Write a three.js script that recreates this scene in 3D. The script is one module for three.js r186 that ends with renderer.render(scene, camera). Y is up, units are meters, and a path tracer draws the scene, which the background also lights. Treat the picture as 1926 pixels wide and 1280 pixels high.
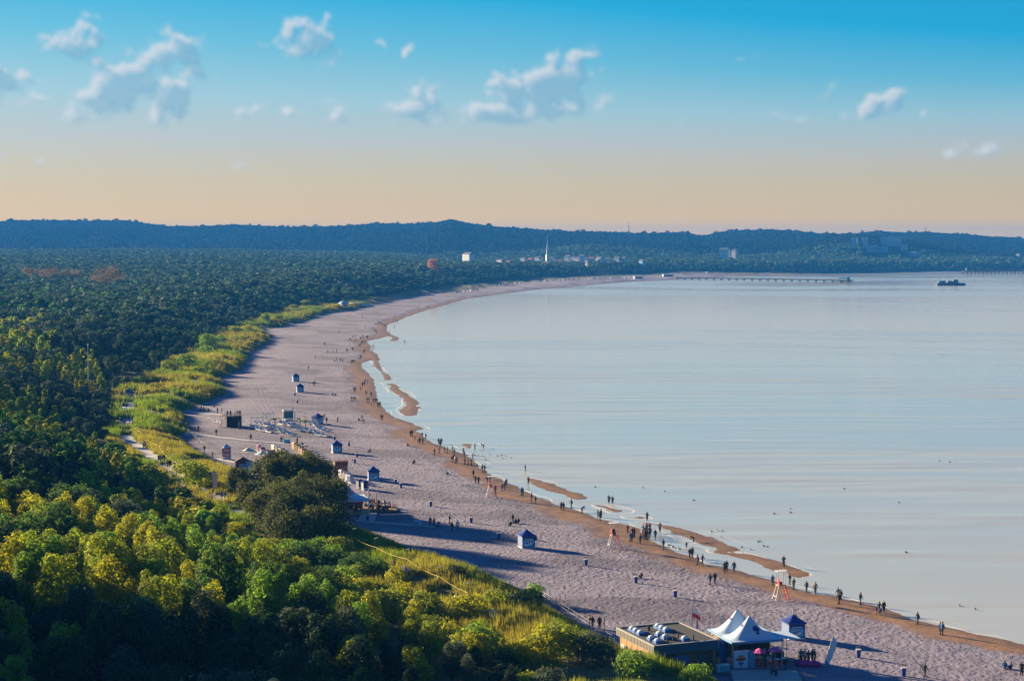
import * as THREE from 'three';
import { mergeGeometries, mergeVertices } from 'three/addons/utils/BufferGeometryUtils.js';
import { MarchingCubes } from 'three/addons/objects/MarchingCubes.js';

// ---------------------------------------------------------------- camera, sky, sun, exposure
const scene = new THREE.Scene();
const F = 3200, CX = 963, CY = 640, EYE = 55, PITCH = Math.atan(180 / F);
const camera = new THREE.PerspectiveCamera(2 * Math.atan(640 / F) * 180 / Math.PI, 1024 / 680, 1, 30000);
camera.position.set(0, EYE, 0);
camera.rotation.x = -PITCH;
const renderer = new THREE.WebGLRenderer();
renderer.setSize(1024, 680);
renderer.toneMapping = THREE.LinearToneMapping;
const EXPOSURE = 3.4;
renderer.toneMappingExposure = EXPOSURE;
renderer.shadowMap.enabled = true;

const SUN_AZ = 56 * Math.PI / 180, SUN_EL = 14 * Math.PI / 180;      // ahead and to the left, low in the afternoon
const sunDir = new THREE.Vector3(-Math.sin(SUN_AZ) * Math.cos(SUN_EL), Math.sin(SUN_EL), -Math.cos(SUN_AZ) * Math.cos(SUN_EL));
const sun = new THREE.DirectionalLight(new THREE.Color().setRGB(1.0, 0.77, 0.46), 5.0);
sun.name = 'sun';
sun.position.copy(sunDir).multiplyScalar(900).add(new THREE.Vector3(0, 0, -400));
sun.target.position.set(0, 0, -400);
sun.castShadow = true;
sun.shadow.mapSize.set(4096, 4096);
sun.shadow.radius = 3.5;
Object.assign(sun.shadow.camera, { left: -500, right: 500, top: 400, bottom: -400, near: 1, far: 2500 });
scene.add(sun, sun.target);
scene.fog = new THREE.FogExp2(new THREE.Color().setRGB(0.04, 0.30, 0.95), 0.0001);

// ---------------------------------------------------------------- numbers, noise
function rng(seed) { let s = seed | 0; return () => { s = (s + 0x6d2b79f5) | 0; let t = Math.imul(s ^ (s >>> 15), 1 | s); t = (t + Math.imul(t ^ (t >>> 7), 61 | t)) ^ t; return ((t ^ (t >>> 14)) >>> 0) / 4294967296; }; }
const hash2 = (x, y, s = 0) => { let h = Math.imul(x | 0, 374761393) + Math.imul(y | 0, 668265263) + Math.imul(s | 0, 1274126177) | 0; h = Math.imul(h ^ (h >>> 13), 1274126177); return ((h ^ (h >>> 16)) >>> 0) / 4294967296; };
function vnoise(x, y, s = 0) {
  const ix = Math.floor(x), iy = Math.floor(y), fx = x - ix, fy = y - iy, a = fx * fx * (3 - 2 * fx), b = fy * fy * (3 - 2 * fy);
  const p = hash2(ix, iy, s), q = hash2(ix + 1, iy, s), r = hash2(ix, iy + 1, s), t = hash2(ix + 1, iy + 1, s);
  return p + (q - p) * a + (r - p) * b + (p - q - r + t) * a * b;
}
function fbm(x, y, n = 4, s = 0) { let v = 0, a = 0.5; for (let i = 0; i < n; i++) { v += a * vnoise(x, y, s + i * 17); x = x * 2.03 + 3.1; y = y * 2.03 + 1.7; a *= 0.5; } return v / (1 - Math.pow(0.5, n)); }
const clamp = (v, a = 0, b = 1) => Math.min(b, Math.max(a, v));
const lerp = (a, b, t) => a + (b - a) * t;
const sstep = (a, b, x) => { const t = clamp((x - a) / (b - a)); return t * t * (3 - 2 * t); };
function table(pairs) { return (x) => { if (x <= pairs[0][0]) return pairs[0][1]; for (let i = 1; i < pairs.length; i++) if (x <= pairs[i][0]) { const [a, b] = pairs[i - 1], [c, d] = pairs[i]; return b + (d - b) * (x - a) / (c - a); } return pairs.at(-1)[1]; }; }
const lin = (c) => { c /= 255; return c <= 0.04045 ? c / 12.92 : Math.pow((c + 0.055) / 1.055, 2.4); };
const S = (r, g, b) => [lin(r), lin(g), lin(b)];
const col = (r, g, b) => new THREE.Color().setRGB(r, g, b);
const cp = Math.cos(PITCH), sp = Math.sin(PITCH);
// the point at height h that the photograph shows at (x, y) in its own 1926 x 1280 pixels
function P(x, y, h = 1.8) {
  const a = (x - CX) / F, b = -(y - CY) / F, dy = b * cp - sp, dz = -cp - b * sp, t = (h - EYE) / dy;
  return new THREE.Vector3(a * t, h, dz * t);
}
const distAtRow = (y, h = 0) => -P(CX, y, h).z;
function pixelOf(x, y, z) { const Y = y - EYE, f = -(z * cp) - Y * sp, u = Y * cp - z * sp; const ff = -z * cp + (-Y) * sp; return [CX + F * x / ff, CY - F * (Y * cp + (-z) * sp) / ff]; }

// ---------------------------------------------------------------- sky: air and clouds
{
  const W = 4096, Hh = 2048, data = new Float32Array(W * Hh * 4);
  // elevation in degrees -> colour, at the middle of the view
  const stops = [[0, S(222, 189, 154)], [0.9, S(210, 187, 160)], [1.9, S(201, 190, 169)], [2.7, S(192, 192, 183)], [3.4, S(181, 194, 200)], [4.7, S(154, 198, 216)], [6.3, S(106, 187, 219)], [8.2, S(42, 172, 222)], [12, S(26, 152, 210)], [22, S(22, 118, 186)], [45, S(16, 82, 152)], [90, S(12, 58, 124)]];
  const air = (e) => { for (let i = 1; i < stops.length; i++) if (e <= stops[i][0]) { const t = (e - stops[i - 1][0]) / (stops[i][0] - stops[i - 1][0]); return [0, 1, 2].map((k) => lerp(stops[i - 1][1][k], stops[i][1][k], t)); } return stops.at(-1)[1]; };
  // clouds: x, y (photograph pixels as degrees of sky), half width, half height, strength, tilt
  const clouds = [[14, 165, 34, 46, 1.1, 0], [66, 166, 46, 16, .8, .05], [108, 198, 36, 16, .7, -.3], [178, 92, 56, 26, .75, -.15], [262, 165, 88, 52, 1, -.45], [370, 110, 40, 42, .85, .5], [352, 196, 38, 44, .95, -.35], [212, 140, 14, 20, .4, 0], [592, 88, 56, 44, .9, .2], [500, 92, 18, 12, .4, 0], [484, 212, 26, 20, .55, -.4], [570, 216, 30, 20, .55, 0], [640, 212, 36, 24, .45, 0], [790, 200, 48, 44, .8, .1], [720, 88, 14, 8, .45, 0], [770, 104, 20, 14, .4, 0], [962, 170, 44, 44, .85, 0], [1040, 165, 72, 52, 1.1, -.35], [1010, 205, 110, 30, .9, -.05], [910, 215, 40, 20, .8, 0], [1632, 208, 54, 26, .95, -.3], [1552, 166, 24, 16, .4, -.4], [1716, 222, 14, 10, .4, -.6], [1800, 290, 60, 24, .36, -.1], [1470, 225, 40, 14, .3, 0], [1385, 120, 22, 6, .4, 0], [1290, 232, 34, 8, .25, -.1], [860, 152, 22, 16, .3, 0], [205, 48, 18, 9, .3, 0], [625, 40, 12, 8, .4, 0], [110, 300, 90, 10, .3, 0], [420, 318, 90, 12, .22, 0], [960, 312, 60, 10, .25, 0]];
  const R = rng(77);
  for (let i = 0; i < 210; i++) { const x = 963 + (R() - .5) * 34000; if (x > -260 && x < 2180) continue; clouds.push([x, 260 - R() * R() * 1500, 20 + R() * 70, 12 + R() * 36, .4 + R() * .7, (R() - .5) * .8]); }
  const cells = new Map();
  clouds.forEach((c) => { for (let k = Math.floor((c[0] - 160) / 200); k <= Math.floor((c[0] + 160) / 200); k++) { if (!cells.has(k)) cells.set(k, []); cells.get(k).push(c); } });
  const dens = (x, y, near) => {
    const wx = (fbm(x / 30, y / 30, 3, 51) - .5) * 34, wy = (fbm(x / 30 + 7, y / 30, 3, 53) - .5) * 30;
    let m = 0;
    for (const [cx, cy, w0, h0, s, t] of near) {
      const w = w0 * 1.16, h = h0 * 1.16, dx = x + wx - cx, dy = y + wy - cy; if (Math.abs(dx) > w * 2.2 || Math.abs(dy) > h * 2.4 + w) continue;
      const u = dx / w, v = (dy - dx * t) / h, q = Math.sqrt(u * u + (v > 0 ? v * v * 1.3 : v * v));
      m = Math.max(m, s * clamp(1.3 - q));
    }
    if (m <= 0.02) return 0;
    const n = fbm(x / 24 + 9, y / 21 + 4, 6, 5);
    return clamp((m * 1.2 + (n - .5) * 1.9 - .3) * 1.75) * clamp(m * 3);
  };
  const AIR = .0001, VEIL = [.05, .28, .68];                                            // what the haze below the sky takes away and adds
  for (let r = 0; r < Hh; r++) {
    const el = ((r + .5) / Hh - .5) * 180;
    for (let c = 0; c < W; c++) {
      const az = ((c + .5) / W - .25) * 360, a = az > 180 ? az - 360 : az;                 // degrees right of the view
      const o = (r * W + c) * 4;
      let k = el < 0 ? stops[0][1].slice() : air(el * (1 + (a < 0 ? .1 : .22) * clamp(a / 17, -1.1, 1.1) * sstep(1.5, 6, el)));
      const away = Math.abs(((a + 56 + 540) % 360) - 180) * Math.PI / 180;               // angle round from the sun
      const glow = Math.cos(away) * .5 + .5, near = Math.exp(-away * away * 1.6) * Math.exp(-Math.max(0, el) / 16);
      const b = .80 + .3 * glow * glow;
      k = [k[0] * (b + .26 * near), k[1] * (b + .17 * near), k[2] * (b + .06 * near)];
      if (el > .2 && el < 40) {
        const x = CX + a * F * Math.PI / 180 * .985, y = 460 - Math.tan(el * Math.PI / 180) * F, list = cells.get(Math.floor(x / 200));
        if (list) {
          const d = dens(x, y, list);
          if (d > 0.01) {
            const d2 = dens(x - 6, y - 8, list), d3 = dens(x - 15, y - 16, list), lit = clamp(.62 + (d - d2) * .6 + (d - d3) * .55 - d * .45);
            const hi = S(205, 214, 223), lo = S(100, 162, 196), alpha = clamp(d * 1.15) * .86 * sstep(.2, 2.2, el);
            for (let i = 0; i < 3; i++) k[i] = lerp(k[i], lerp(lerp(lo[i], k[i], .25), hi[i], lit) * (.93 + .14 * glow), alpha);
          }
        }
      }
      if (el > 0) { const T = Math.exp(-AIR * Math.min(5600, 85 / Math.sin(el * Math.PI / 180))); k = [0, 1, 2].map((i) => Math.max(.02, (k[i] - VEIL[i] * (1 - T)) / T)); }
      data[o] = k[0] / EXPOSURE; data[o + 1] = k[1] / EXPOSURE; data[o + 2] = k[2] / EXPOSURE; data[o + 3] = 1;
    }
  }
  const tex = new THREE.DataTexture(data, W, Hh, THREE.RGBAFormat, THREE.FloatType);
  tex.mapping = THREE.EquirectangularReflectionMapping; tex.magFilter = THREE.LinearFilter; tex.colorSpace = THREE.LinearSRGBColorSpace; tex.needsUpdate = true;
  scene.background = tex; scene.environment = tex;
}

// ---------------------------------------------------------------- naming
const used = new Map();
function numbered(n) { const k = used.get(n) ?? 0; used.set(n, k + 1); return k ? `${n}_${String(k).padStart(3, '0')}` : n; }
function shade(o) { o.traverse((m) => { if (m.isMesh) { m.castShadow = true; m.receiveShadow = true; } }); return o; }
function mesh(name, geo, mat, parent) { const m = new THREE.Mesh(geo, mat); m.name = name; m.castShadow = m.receiveShadow = true; if (parent) parent.add(m); return m; }
function tag(o, label, category, group, kind) { if (label) o.userData.label = label; if (category) o.userData.category = category; if (group) o.userData.group = group; if (kind) o.userData.kind = kind; return o; }
function thing(name, label, category, pos, turn = 0, group) { const o = new THREE.Group(); o.name = numbered(name); if (pos) o.position.copy(pos); o.rotation.y = turn; tag(o, label, category, group); scene.add(o); return o; }
function dup(src, name, label, pos, turn = 0, group, scale) { const o = src.clone(); o.name = numbered(name); o.userData = { ...src.userData, label }; if (group) o.userData.group = group; o.position.copy(pos); o.rotation.y = turn; if (scale) o.scale.copy(scale.isVector3 ? scale : new THREE.Vector3(scale, scale, scale)); scene.add(o); return o; }
const std = (c, rough = .85, extra = {}) => new THREE.MeshStandardMaterial({ color: Array.isArray(c) ? col(...c) : c, roughness: rough, ...extra });
const ONES = ['first', 'second', 'third', 'fourth', 'fifth', 'sixth', 'seventh', 'eighth', 'ninth', 'tenth', 'eleventh', 'twelfth', 'thirteenth', 'fourteenth', 'fifteenth', 'sixteenth', 'seventeenth', 'eighteenth', 'nineteenth'];
const ordinal = (i) => (i < 19 ? ONES[i] : ['twentieth', 'twenty-first', 'twenty-second', 'twenty-third', 'twenty-fourth', 'twenty-fifth', 'twenty-sixth', 'twenty-seventh', 'twenty-eighth', 'twenty-ninth', 'thirtieth'][Math.min(10, i - 19)]);

const V3 = (x, y, z) => new THREE.Vector3(x, y, z);
// ---------------------------------------------------------------- the lie of the land
const flat = (list, h) => list.map(([x, y]) => { const p = P(x, y, h); return [p.x, p.z]; });
const shorePx = [[1926, 1211], [1870, 1199], [1818, 1188], [1755, 1175], [1700, 1158], [1654, 1142], [1619, 1132], [1575, 1122], [1537, 1116], [1501, 1106], [1463, 1095], [1427, 1084], [1404, 1076], [1361, 1067], [1324, 1059], [1299, 1047], [1279, 1036], [1244, 1025], [1226, 1013], [1208, 997], [1178, 986], [1155, 981], [1130, 976], [1105, 968], [1080, 958], [1043, 946], [1011, 935], [982, 922], [971, 912], [950, 906], [934, 898], [913, 885], [900, 877], [891, 866], [878, 856], [856, 848], [825, 837], [801, 826], [782, 809], [799, 806], [777, 796], [760, 791], [747, 787], [729, 776], [717, 764], [708, 749], [706, 725], [701, 710], [689, 699], [680, 687], [681, 682], [701, 676], [702, 688], [719, 702], [723, 716], [737, 714], [736, 708], [721, 699], [715, 689], [714, 672], [708, 665], [695, 659], [699, 652], [689, 644], [691, 641], [716, 636], [731, 631], [739, 635], [732, 641], [744, 641], [752, 635], [737, 630], [727, 622], [728, 611], [747, 604], [772, 593], [804, 582], [825, 577], [860, 567], [877, 562], [934, 554], [1005, 545], [1082, 538.5], [1180, 530], [1270, 526], [1348, 521.5], [1393, 519], [1540, 514.3], [1692, 513], [1806, 512.6], [1879, 509.5], [1926, 508.6], [2100, 507], [2500, 503]];
const shoreNear = [[300, 300], [300, 100], [165, -100]], shore = [...shoreNear, ...flat(shorePx, 0), [5200, -5600], [9000, -6000], [9000, -14000], [-9000, -14000], [-9000, 300]];
const bars = [
  [[1201, 982], [1217, 983], [1274, 991], [1308, 1000], [1354, 1018], [1388, 1034], [1377, 1037], [1345, 1037], [1350, 1032], [1308, 1019], [1274, 1005], [1244, 992], [1217, 986]],
  [[1343, 1039], [1377, 1039], [1411, 1043], [1446, 1052], [1491, 1064], [1520, 1077], [1523, 1082], [1501, 1086], [1492, 1084], [1468, 1075], [1436, 1064], [1400, 1051], [1372, 1044]],
  [[1119, 949], [1142, 951], [1176, 961], [1160, 964], [1135, 956]],
  [[987, 899], [1000, 899], [1039, 909], [1067, 922], [1100, 930], [1107, 938], [1083, 940], [1065, 931], [1033, 923], [1006, 913]],
  [[867, 834], [886, 834], [896, 840], [878, 844]],
  [[727, 719], [747, 723], [757, 736], [781, 751], [789, 772], [783, 781], [766, 782], [749, 772], [764, 762], [755, 747], [738, 738], [732, 727]],
  [[1183, 971], [1202, 972], [1212, 974], [1195, 975]], [[1282, 1018], [1296, 1018], [1305, 1021], [1290, 1022]],
].map((b) => flat(b, 0));
const dunePx = [[1398, 1340], [1376, 1296], [1330, 1264], [1230, 1240], [1180, 1225], [1130, 1198], [1085, 1170], [1050, 1150], [1010, 1128], [975, 1106], [940, 1092], [900, 1079], [865, 1066], [830, 1054], [800, 1043], [770, 1029], [740, 1018], [715, 1009], [665, 993], [620, 970], [560, 935], [510, 912], [468, 893], [431, 881], [397, 862], [363, 843], [338, 822], [358, 807], [352, 790], [340, 772], [358, 769], [383, 757], [424, 742], [427, 730], [415, 711], [453, 694], [466, 679], [472, 661], [503, 646], [511, 635], [496, 623], [492, 619], [529, 614], [572, 603], [616, 588], [657, 583], [700, 573], [755, 561], [797, 553], [895, 543], [940, 535], [1030, 527.5], [1180, 521], [1270, 516.5], [1390, 515.5], [1540, 513], [1700, 511], [1926, 507], [2500, 501]];
const dune = [[100, 300], [60, -60], [34, -150], ...flat(dunePx, 1.9), [5400, -5800], [8900, -6300], [8900, -13900], [-8900, -13900], [-8900, 290]];
const woodPx = [[1130, 1420], [1060, 1330], [990, 1255], [930, 1212], [850, 1172], [760, 1130], [690, 1092], [640, 1062], [560, 1052], [500, 1040], [440, 1000], [392, 962], [350, 930], [315, 905], [262, 868], [232, 838], [212, 822], [206, 780], [208, 752], [232, 736], [300, 702], [352, 664], [420, 622], [500, 592], [560, 578], [640, 571], [700, 562], [760, 551], [830, 541], [930, 529], [1030, 521], [1180, 515], [1270, 512], [1390, 511.5], [1540, 510], [1926, 505.5], [2500, 500]];
const wood = [[60, 300], [60, -60], [36, -150], ...flat(woodPx, 4.5), [5600, -6000], [8800, -6600], [8800, -13800], [-8800, -13800], [-8800, 280]];
function boxed(poly) { const xs = poly.map((p) => p[0]), zs = poly.map((p) => p[1]); return { poly, x0: Math.min(...xs), x1: Math.max(...xs), z0: Math.min(...zs), z1: Math.max(...zs) }; }
const SH = boxed(shore), DU = boxed(dune), WO = boxed(wood), BARS = bars.map(boxed);
function sd({ poly, x0, x1, z0, z1 }, x, z, far = 1e9) {                  // metres inside (+) or outside (-) of a polygon
  if (x < x0 - far || x > x1 + far || z < z0 - far || z > z1 + far) return -far;
  let best = 1e18, inside = false;
  for (let i = 0, j = poly.length - 1; i < poly.length; j = i++) {
    const ax = poly[j][0], az = poly[j][1], bx = poly[i][0], bz = poly[i][1], ex = bx - ax, ez = bz - az, px = x - ax, pz = z - az;
    const t = clamp((px * ex + pz * ez) / (ex * ex + ez * ez)), dx = px - ex * t, dz = pz - ez * t, d = dx * dx + dz * dz;
    if (d < best) best = d;
    if ((az > z) !== (bz > z) && x < ax + ex * (z - az) / ez) inside = !inside;
  }
  return (inside ? 1 : -1) * Math.sqrt(best);
}
const ridgeY = table([[-900, 424], [-300, 420], [0, 422], [60, 420], [150, 421], [230, 421], [320, 432], [430, 430], [560, 429], [640, 430], [700, 426], [760, 428], [820, 424], [850, 417], [880, 424], [930, 431], [1000, 437], [1080, 442], [1180, 447], [1230, 445], [1290, 444], [1320, 450], [1350, 444], [1400, 438], [1450, 436], [1500, 437], [1540, 441], [1600, 442], [1640, 439], [1700, 442], [1740, 440], [1800, 444], [1850, 450], [1926, 454], [2300, 450], [3000, 455]]);
const ridgeZ = table([[-900, 5400], [500, 5400], [850, 4700], [1200, 4700], [1320, 5000], [1926, 5200]]);
const plainH = table([[-900, 27], [450, 26], [700, 18], [900, 9], [1050, 6], [3000, 6]]);
const hillFoot = table([[-900, 4150], [500, 4100], [850, 3700], [1100, 3550], [1400, 3500], [1926, 3800], [3000, 4300]]);
function hills(x, z) {
  const Z = Math.max(1, -z), u = CX + x / Z * F;
  if (Z < 700) return 0;
  const plain = plainH(u) * sstep(900, 3900, Z), zr = ridgeZ(u), top = EYE + (460 - ridgeY(u)) / F * zr - 11, zf = hillFoot(u);
  let h = plain + (Z < zr ? (top - plain) * sstep(zf, zr, Z) : (top - plain) * (1 - .55 * sstep(zr, zr + 2600, Z)));
  h += 42 * Math.exp(-(((u - 1630) / 150) ** 2) - (((Z - 4000) / 230) ** 2));           // wooded knoll behind the resort
  h += 22 * Math.exp(-(((u - 1130) / 130) ** 2) - (((Z - 3850) / 260) ** 2));
  h += (fbm(x / 300, z / 300, 3, 31) - .5) * 26 * sstep(zf - 100, zf + 500, Z);
  return h;
}
const promPx = [[247, 738], [240, 765], [236, 795], [238, 825], [262, 842], [290, 862], [312, 879], [334, 896], [365, 918], [410, 938], [450, 968]], PROM = flat(promPx, 4.4);
function land(x, z) {                                                       // { s: metres from the water, d: metres behind the dune foot, h: height }
  let s = sd(SH, x, z), bar = -1e9;
  for (const b of BARS) bar = Math.max(bar, sd(b, x, z, 6));
  const wob = (vnoise(x / 3, z / 5, 3) - .5) * .5;
  let h = s > 0 ? .055 * s * (s < 12 ? 1 : 12 / s) + .9 * sstep(10, 45, s) + .25 * sstep(45, 90, s) : Math.max(-2.5, .06 * s);
  h += (wob * .12 + (fbm(x / 3, z / 4, 3, 15) - .5) * .16) * sstep(-3, 2, s) * (1 - sstep(14, 20, s));
  if (bar > -6) h = Math.max(h, clamp(bar * .05, -.3, .16) + ((fbm(x / 2.2, z / 3.5, 3, 14) - .5) * .14) * sstep(-4, -1, bar));
  const d = sd(DU, x, z);
  if (s > 14) h += ((fbm(x / 26, z / 18, 3, 2) - .5) * .55 + (fbm(x / 5, z / 5, 2, 12) - .5) * .05) * sstep(14, 26, s) * (1 - sstep(1200, 2200, -z));
  if (d > -2) {
    h += (2.3 + (fbm(x / 18, z / 18, 3, 8) - .42) * 3.2) * sstep(-2, 11, d) * (1 - .55 * sstep(2000, 3000, -z));
    h += hills(x, z) * sstep(10, 120, d);
  }
  if (d > 2 && z > -640 && z < -300) { let q = 1e9; for (let i = 1; i < PROM.length; i++) { const [ax, az] = PROM[i - 1], ex = PROM[i][0] - ax, ez = PROM[i][1] - az, t = clamp(((x - ax) * ex + (z - az) * ez) / (ex * ex + ez * ez)); q = Math.min(q, Math.hypot(x - ax - ex * t, z - az - ez * t)); } h = lerp(h, 4.4, 1 - sstep(2.5, 9, q)); }
  return { s: Math.max(s, bar), main: s, d, h };
}
const groundH = (x, z) => land(x, z).h;
const onLand = (x, y, lift = 0) => { let h = 1.8; for (let i = 0; i < 4; i++) { const p = P(x, y, h); h = groundH(p.x, p.z); } const p = P(x, y, h); p.y = h + lift; return p; };

// ---------------------------------------------------------------- textures
function dataTex(w, h, f, srgb = false) {
  const d = new Uint8Array(w * h * 4);
  for (let y = 0; y < h; y++) for (let x = 0; x < w; x++) { const c = f(x / w, y / h, x, y), o = (y * w + x) * 4; for (let i = 0; i < 3; i++) d[o + i] = clamp(Array.isArray(c) ? c[i] : c) * 255; d[o + 3] = 255; }
  const t = new THREE.DataTexture(d, w, h); t.wrapS = t.wrapT = THREE.RepeatWrapping; t.magFilter = THREE.LinearFilter; if (srgb) t.colorSpace = THREE.SRGBColorSpace; t.needsUpdate = true; return t;
}
const tileFbm = (u, v, k, n, s) => { let r = 0, a = .5, t = 0; for (let i = 0; i < n; i++) { const K = k << i; const x = u * K, y = v * K, ix = Math.floor(x), iy = Math.floor(y), fx = x - ix, fy = y - iy, p = fx * fx * (3 - 2 * fx), q = fy * fy * (3 - 2 * fy), w = (m) => ((m % K) + K) % K; const A = hash2(w(ix), w(iy), s + i), B = hash2(w(ix + 1), w(iy), s + i), C = hash2(w(ix), w(iy + 1), s + i), D = hash2(w(ix + 1), w(iy + 1), s + i); r += a * (A + (B - A) * p + (C - A) * q + (A - B - C + D) * p * q); t += a; a *= .55; } return r / t; };

// ---------------------------------------------------------------- ground: one sheet, cut where its surface changes
{
  const rows = [], cols = [];
  for (let y = 1560; y > 512; y -= 2.3) rows.push(distAtRow(y, 1));
  for (let z = rows.at(-1) * 1.012; z < 9000; z *= 1.013) rows.push(z);
  rows.unshift(120, 60, 10);
  for (let u = -1500; u < -60; u += 90) cols.push(u);
  for (let u = -60; u < 1990; u += 3.4) cols.push(u);
  for (let u = 1990; u < 4600; u += 90) cols.push(u);
  const nr = rows.length, nc = cols.length, pos = new Float32Array(nr * nc * 3), clr = new Float32Array(nr * nc * 3), uv = new Float32Array(nr * nc * 2), cls = new Uint8Array(nr * nc);
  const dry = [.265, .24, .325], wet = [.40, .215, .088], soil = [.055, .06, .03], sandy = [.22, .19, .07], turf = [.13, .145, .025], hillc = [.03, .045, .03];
  const mix3 = (a, b, t) => a.map((v, i) => lerp(v, b[i], t));
  for (let r = 0; r < nr; r++) for (let c = 0; c < nc; c++) {
    const i = r * nc + c, Z = rows[r], x = (cols[c] - CX) / F * Z, z = -Z, g = land(x, z);
    pos.set([x, g.h, z], i * 3); uv.set([x, z], i * 2);
    const n = vnoise(x / 2.2, z / 6, 40), m = fbm(x / 9, z / 9, 3, 41), far = sstep(1100, 1900, Z);
    const edge = g.main > 0 ? 7.5 + (m - .5) * 9 + (n - .5) * 3 : 30;
    let k;
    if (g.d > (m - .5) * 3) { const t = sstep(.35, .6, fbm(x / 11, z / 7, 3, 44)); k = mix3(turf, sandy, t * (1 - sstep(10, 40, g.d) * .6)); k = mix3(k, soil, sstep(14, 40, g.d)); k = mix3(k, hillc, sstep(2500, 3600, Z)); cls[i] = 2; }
    else { const w = 1 - sstep(edge - 2.5, edge + 2.5, g.s); k = mix3(mix3(dry, [.150, .135, .205], sstep(.46, .63, fbm(x / 22, z / 13, 5, 46))), wet, w); cls[i] = w > .5 ? 1 : 0; if (cls[i] === 1) k = mix3([.27, .145, .06], k, sstep(.04, .26, g.h + (m - .5) * .2)); if (g.h < 0) k = [.26, .17, .09]; }  // darker dry patches: trodden sand plus relief shading painted into the colour
    clr.set(k, i * 3);
  }
  const idx = [[], [], []];
  for (let r = 0; r < nr - 1; r++) for (let c = 0; c < nc - 1; c++) {
    const a = r * nc + c, b = a + 1, d = a + nc, e = d + 1;
    if (Math.max(pos[a * 3 + 1], pos[b * 3 + 1], pos[d * 3 + 1], pos[e * 3 + 1]) < -1.2) continue;
    for (const t of [[a, b, d], [b, e, d]]) { const k = Math.max(cls[t[0]], cls[t[1]], cls[t[2]]); idx[k].push(...t); }
  }
  const full = new THREE.BufferGeometry();
  full.setAttribute('position', new THREE.BufferAttribute(pos, 3)); full.setAttribute('color', new THREE.BufferAttribute(clr, 3)); full.setAttribute('uv', new THREE.BufferAttribute(uv, 2));
  full.setIndex([].concat(idx[0], idx[1], idx[2])); full.computeVertexNormals();
  const nrm = full.attributes.normal.array;
  const cut = (list) => { const map = new Map(), P3 = [], N3 = [], C3 = [], U2 = [], I = []; for (const v of list) { let k = map.get(v); if (k === undefined) { k = map.size; map.set(v, k); for (let j = 0; j < 3; j++) { P3.push(pos[v * 3 + j]); N3.push(nrm[v * 3 + j]); C3.push(clr[v * 3 + j]); } U2.push(uv[v * 2], uv[v * 2 + 1]); } I.push(k); } const g = new THREE.BufferGeometry(); g.setAttribute('position', new THREE.Float32BufferAttribute(P3, 3)); g.setAttribute('normal', new THREE.Float32BufferAttribute(N3, 3)); g.setAttribute('color', new THREE.Float32BufferAttribute(C3, 3)); g.setAttribute('uv', new THREE.Float32BufferAttribute(U2, 2)); g.setIndex(I); return g; };
  const grain = dataTex(512, 512, (u, v) => { const a = tileFbm(u, v, 12, 4, 3), b = tileFbm(u, v, 40, 2, 9); return clamp(.5 + (a - .5) * 1.3 + (b - .5) * .9); });
  grain.repeat.set(1 / 11, 1 / 11);
  // trodden sand with wheel tracks, laid over the near beach in metres
  const trod = (() => {
    const N = 2048, X0 = -62, XW = 156, Z0 = 205, ZW = 290, cv = document.createElement('canvas'); cv.width = cv.height = N; const c = cv.getContext('2d'), R = rng(31);
    c.fillStyle = '#808080'; c.fillRect(0, 0, N, N);
    const to = (p) => [(p.x - X0) / XW * N, (-p.z - Z0) / ZW * N];
    const tracks = [[[1000, 1112], [1130, 1135], [1250, 1160], [1345, 1188]], [[760, 1036], [900, 1062], [1000, 1086], [1090, 1112], [1220, 1165]], [[735, 900], [800, 935], [850, 968], [890, 1008], [960, 1060]], [[560, 742], [553, 768], [580, 800], [640, 850], [700, 940]], [[598, 740], [612, 790], [660, 846], [760, 930]], [[1340, 1080], [1500, 1150], [1700, 1215], [1900, 1262]], [[870, 905], [980, 965], [1120, 1030], [1290, 1100], [1500, 1180]], [[980, 1060], [1030, 1040], [1075, 1050], [1040, 1064]], [[650, 1000], [800, 1030], [960, 1075], [1120, 1125]], [[1600, 1180], [1700, 1225], [1860, 1275]]];
    for (const t of tracks) { const w = t.map(([x, y]) => P(x, y, 1.9)), k = new THREE.CatmullRomCurve3(w); for (const off of [-.85, .85]) for (const [dw, g] of [[.62, 150], [.34, 52]]) { c.strokeStyle = `rgb(${g},${g},${g})`; c.lineWidth = dw / XW * N; c.beginPath(); for (let i = 0; i <= 120; i++) { const p = k.getPoint(i / 120), q = k.getTangent(i / 120), s = V3(-q.z, 0, q.x).normalize(); p.addScaledVector(s, off + (R() - .5) * .06); const [x, y] = to(p); i ? c.lineTo(x, y) : c.moveTo(x, y); } c.stroke(); } }
    for (let i = 0; i < 26000; i++) { const x = R() * N, y = R() * N, g = 70 + R() * 40; c.fillStyle = `rgba(${g},${g},${g},.8)`; c.beginPath(); c.ellipse(x, y, 1.6 + R() * 1.8, 1.0 + R() * 1.2, R() * 3, 0, 7); c.fill(); }
    const px = c.getImageData(0, 0, N, N).data, t = dataTex(N, N, (u, v, x, y) => { const a = tileFbm(u, v, 110, 3, 3), b = tileFbm(u, v, 330, 2, 9); return clamp(px[(y * N + x) * 4] / 255 * .8 + .1 + (a - .5) * .38 + (b - .5) * .85); });
    t.wrapS = t.wrapT = THREE.MirroredRepeatWrapping; t.repeat.set(1 / XW, -1 / ZW); t.offset.set(-X0 / XW, -Z0 / ZW); return t;
  })();
  const tone = dataTex(512, 512, (u, v) => { const a = tileFbm(u, v, 10, 5, 21), b = tileFbm(u, v, 64, 2, 5); const k = clamp(.80 + (a - .5) * .5 + (b - .5) * .34); return [k, k, k]; });
  tone.repeat.set(1 / 17, 1 / 17);
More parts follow.
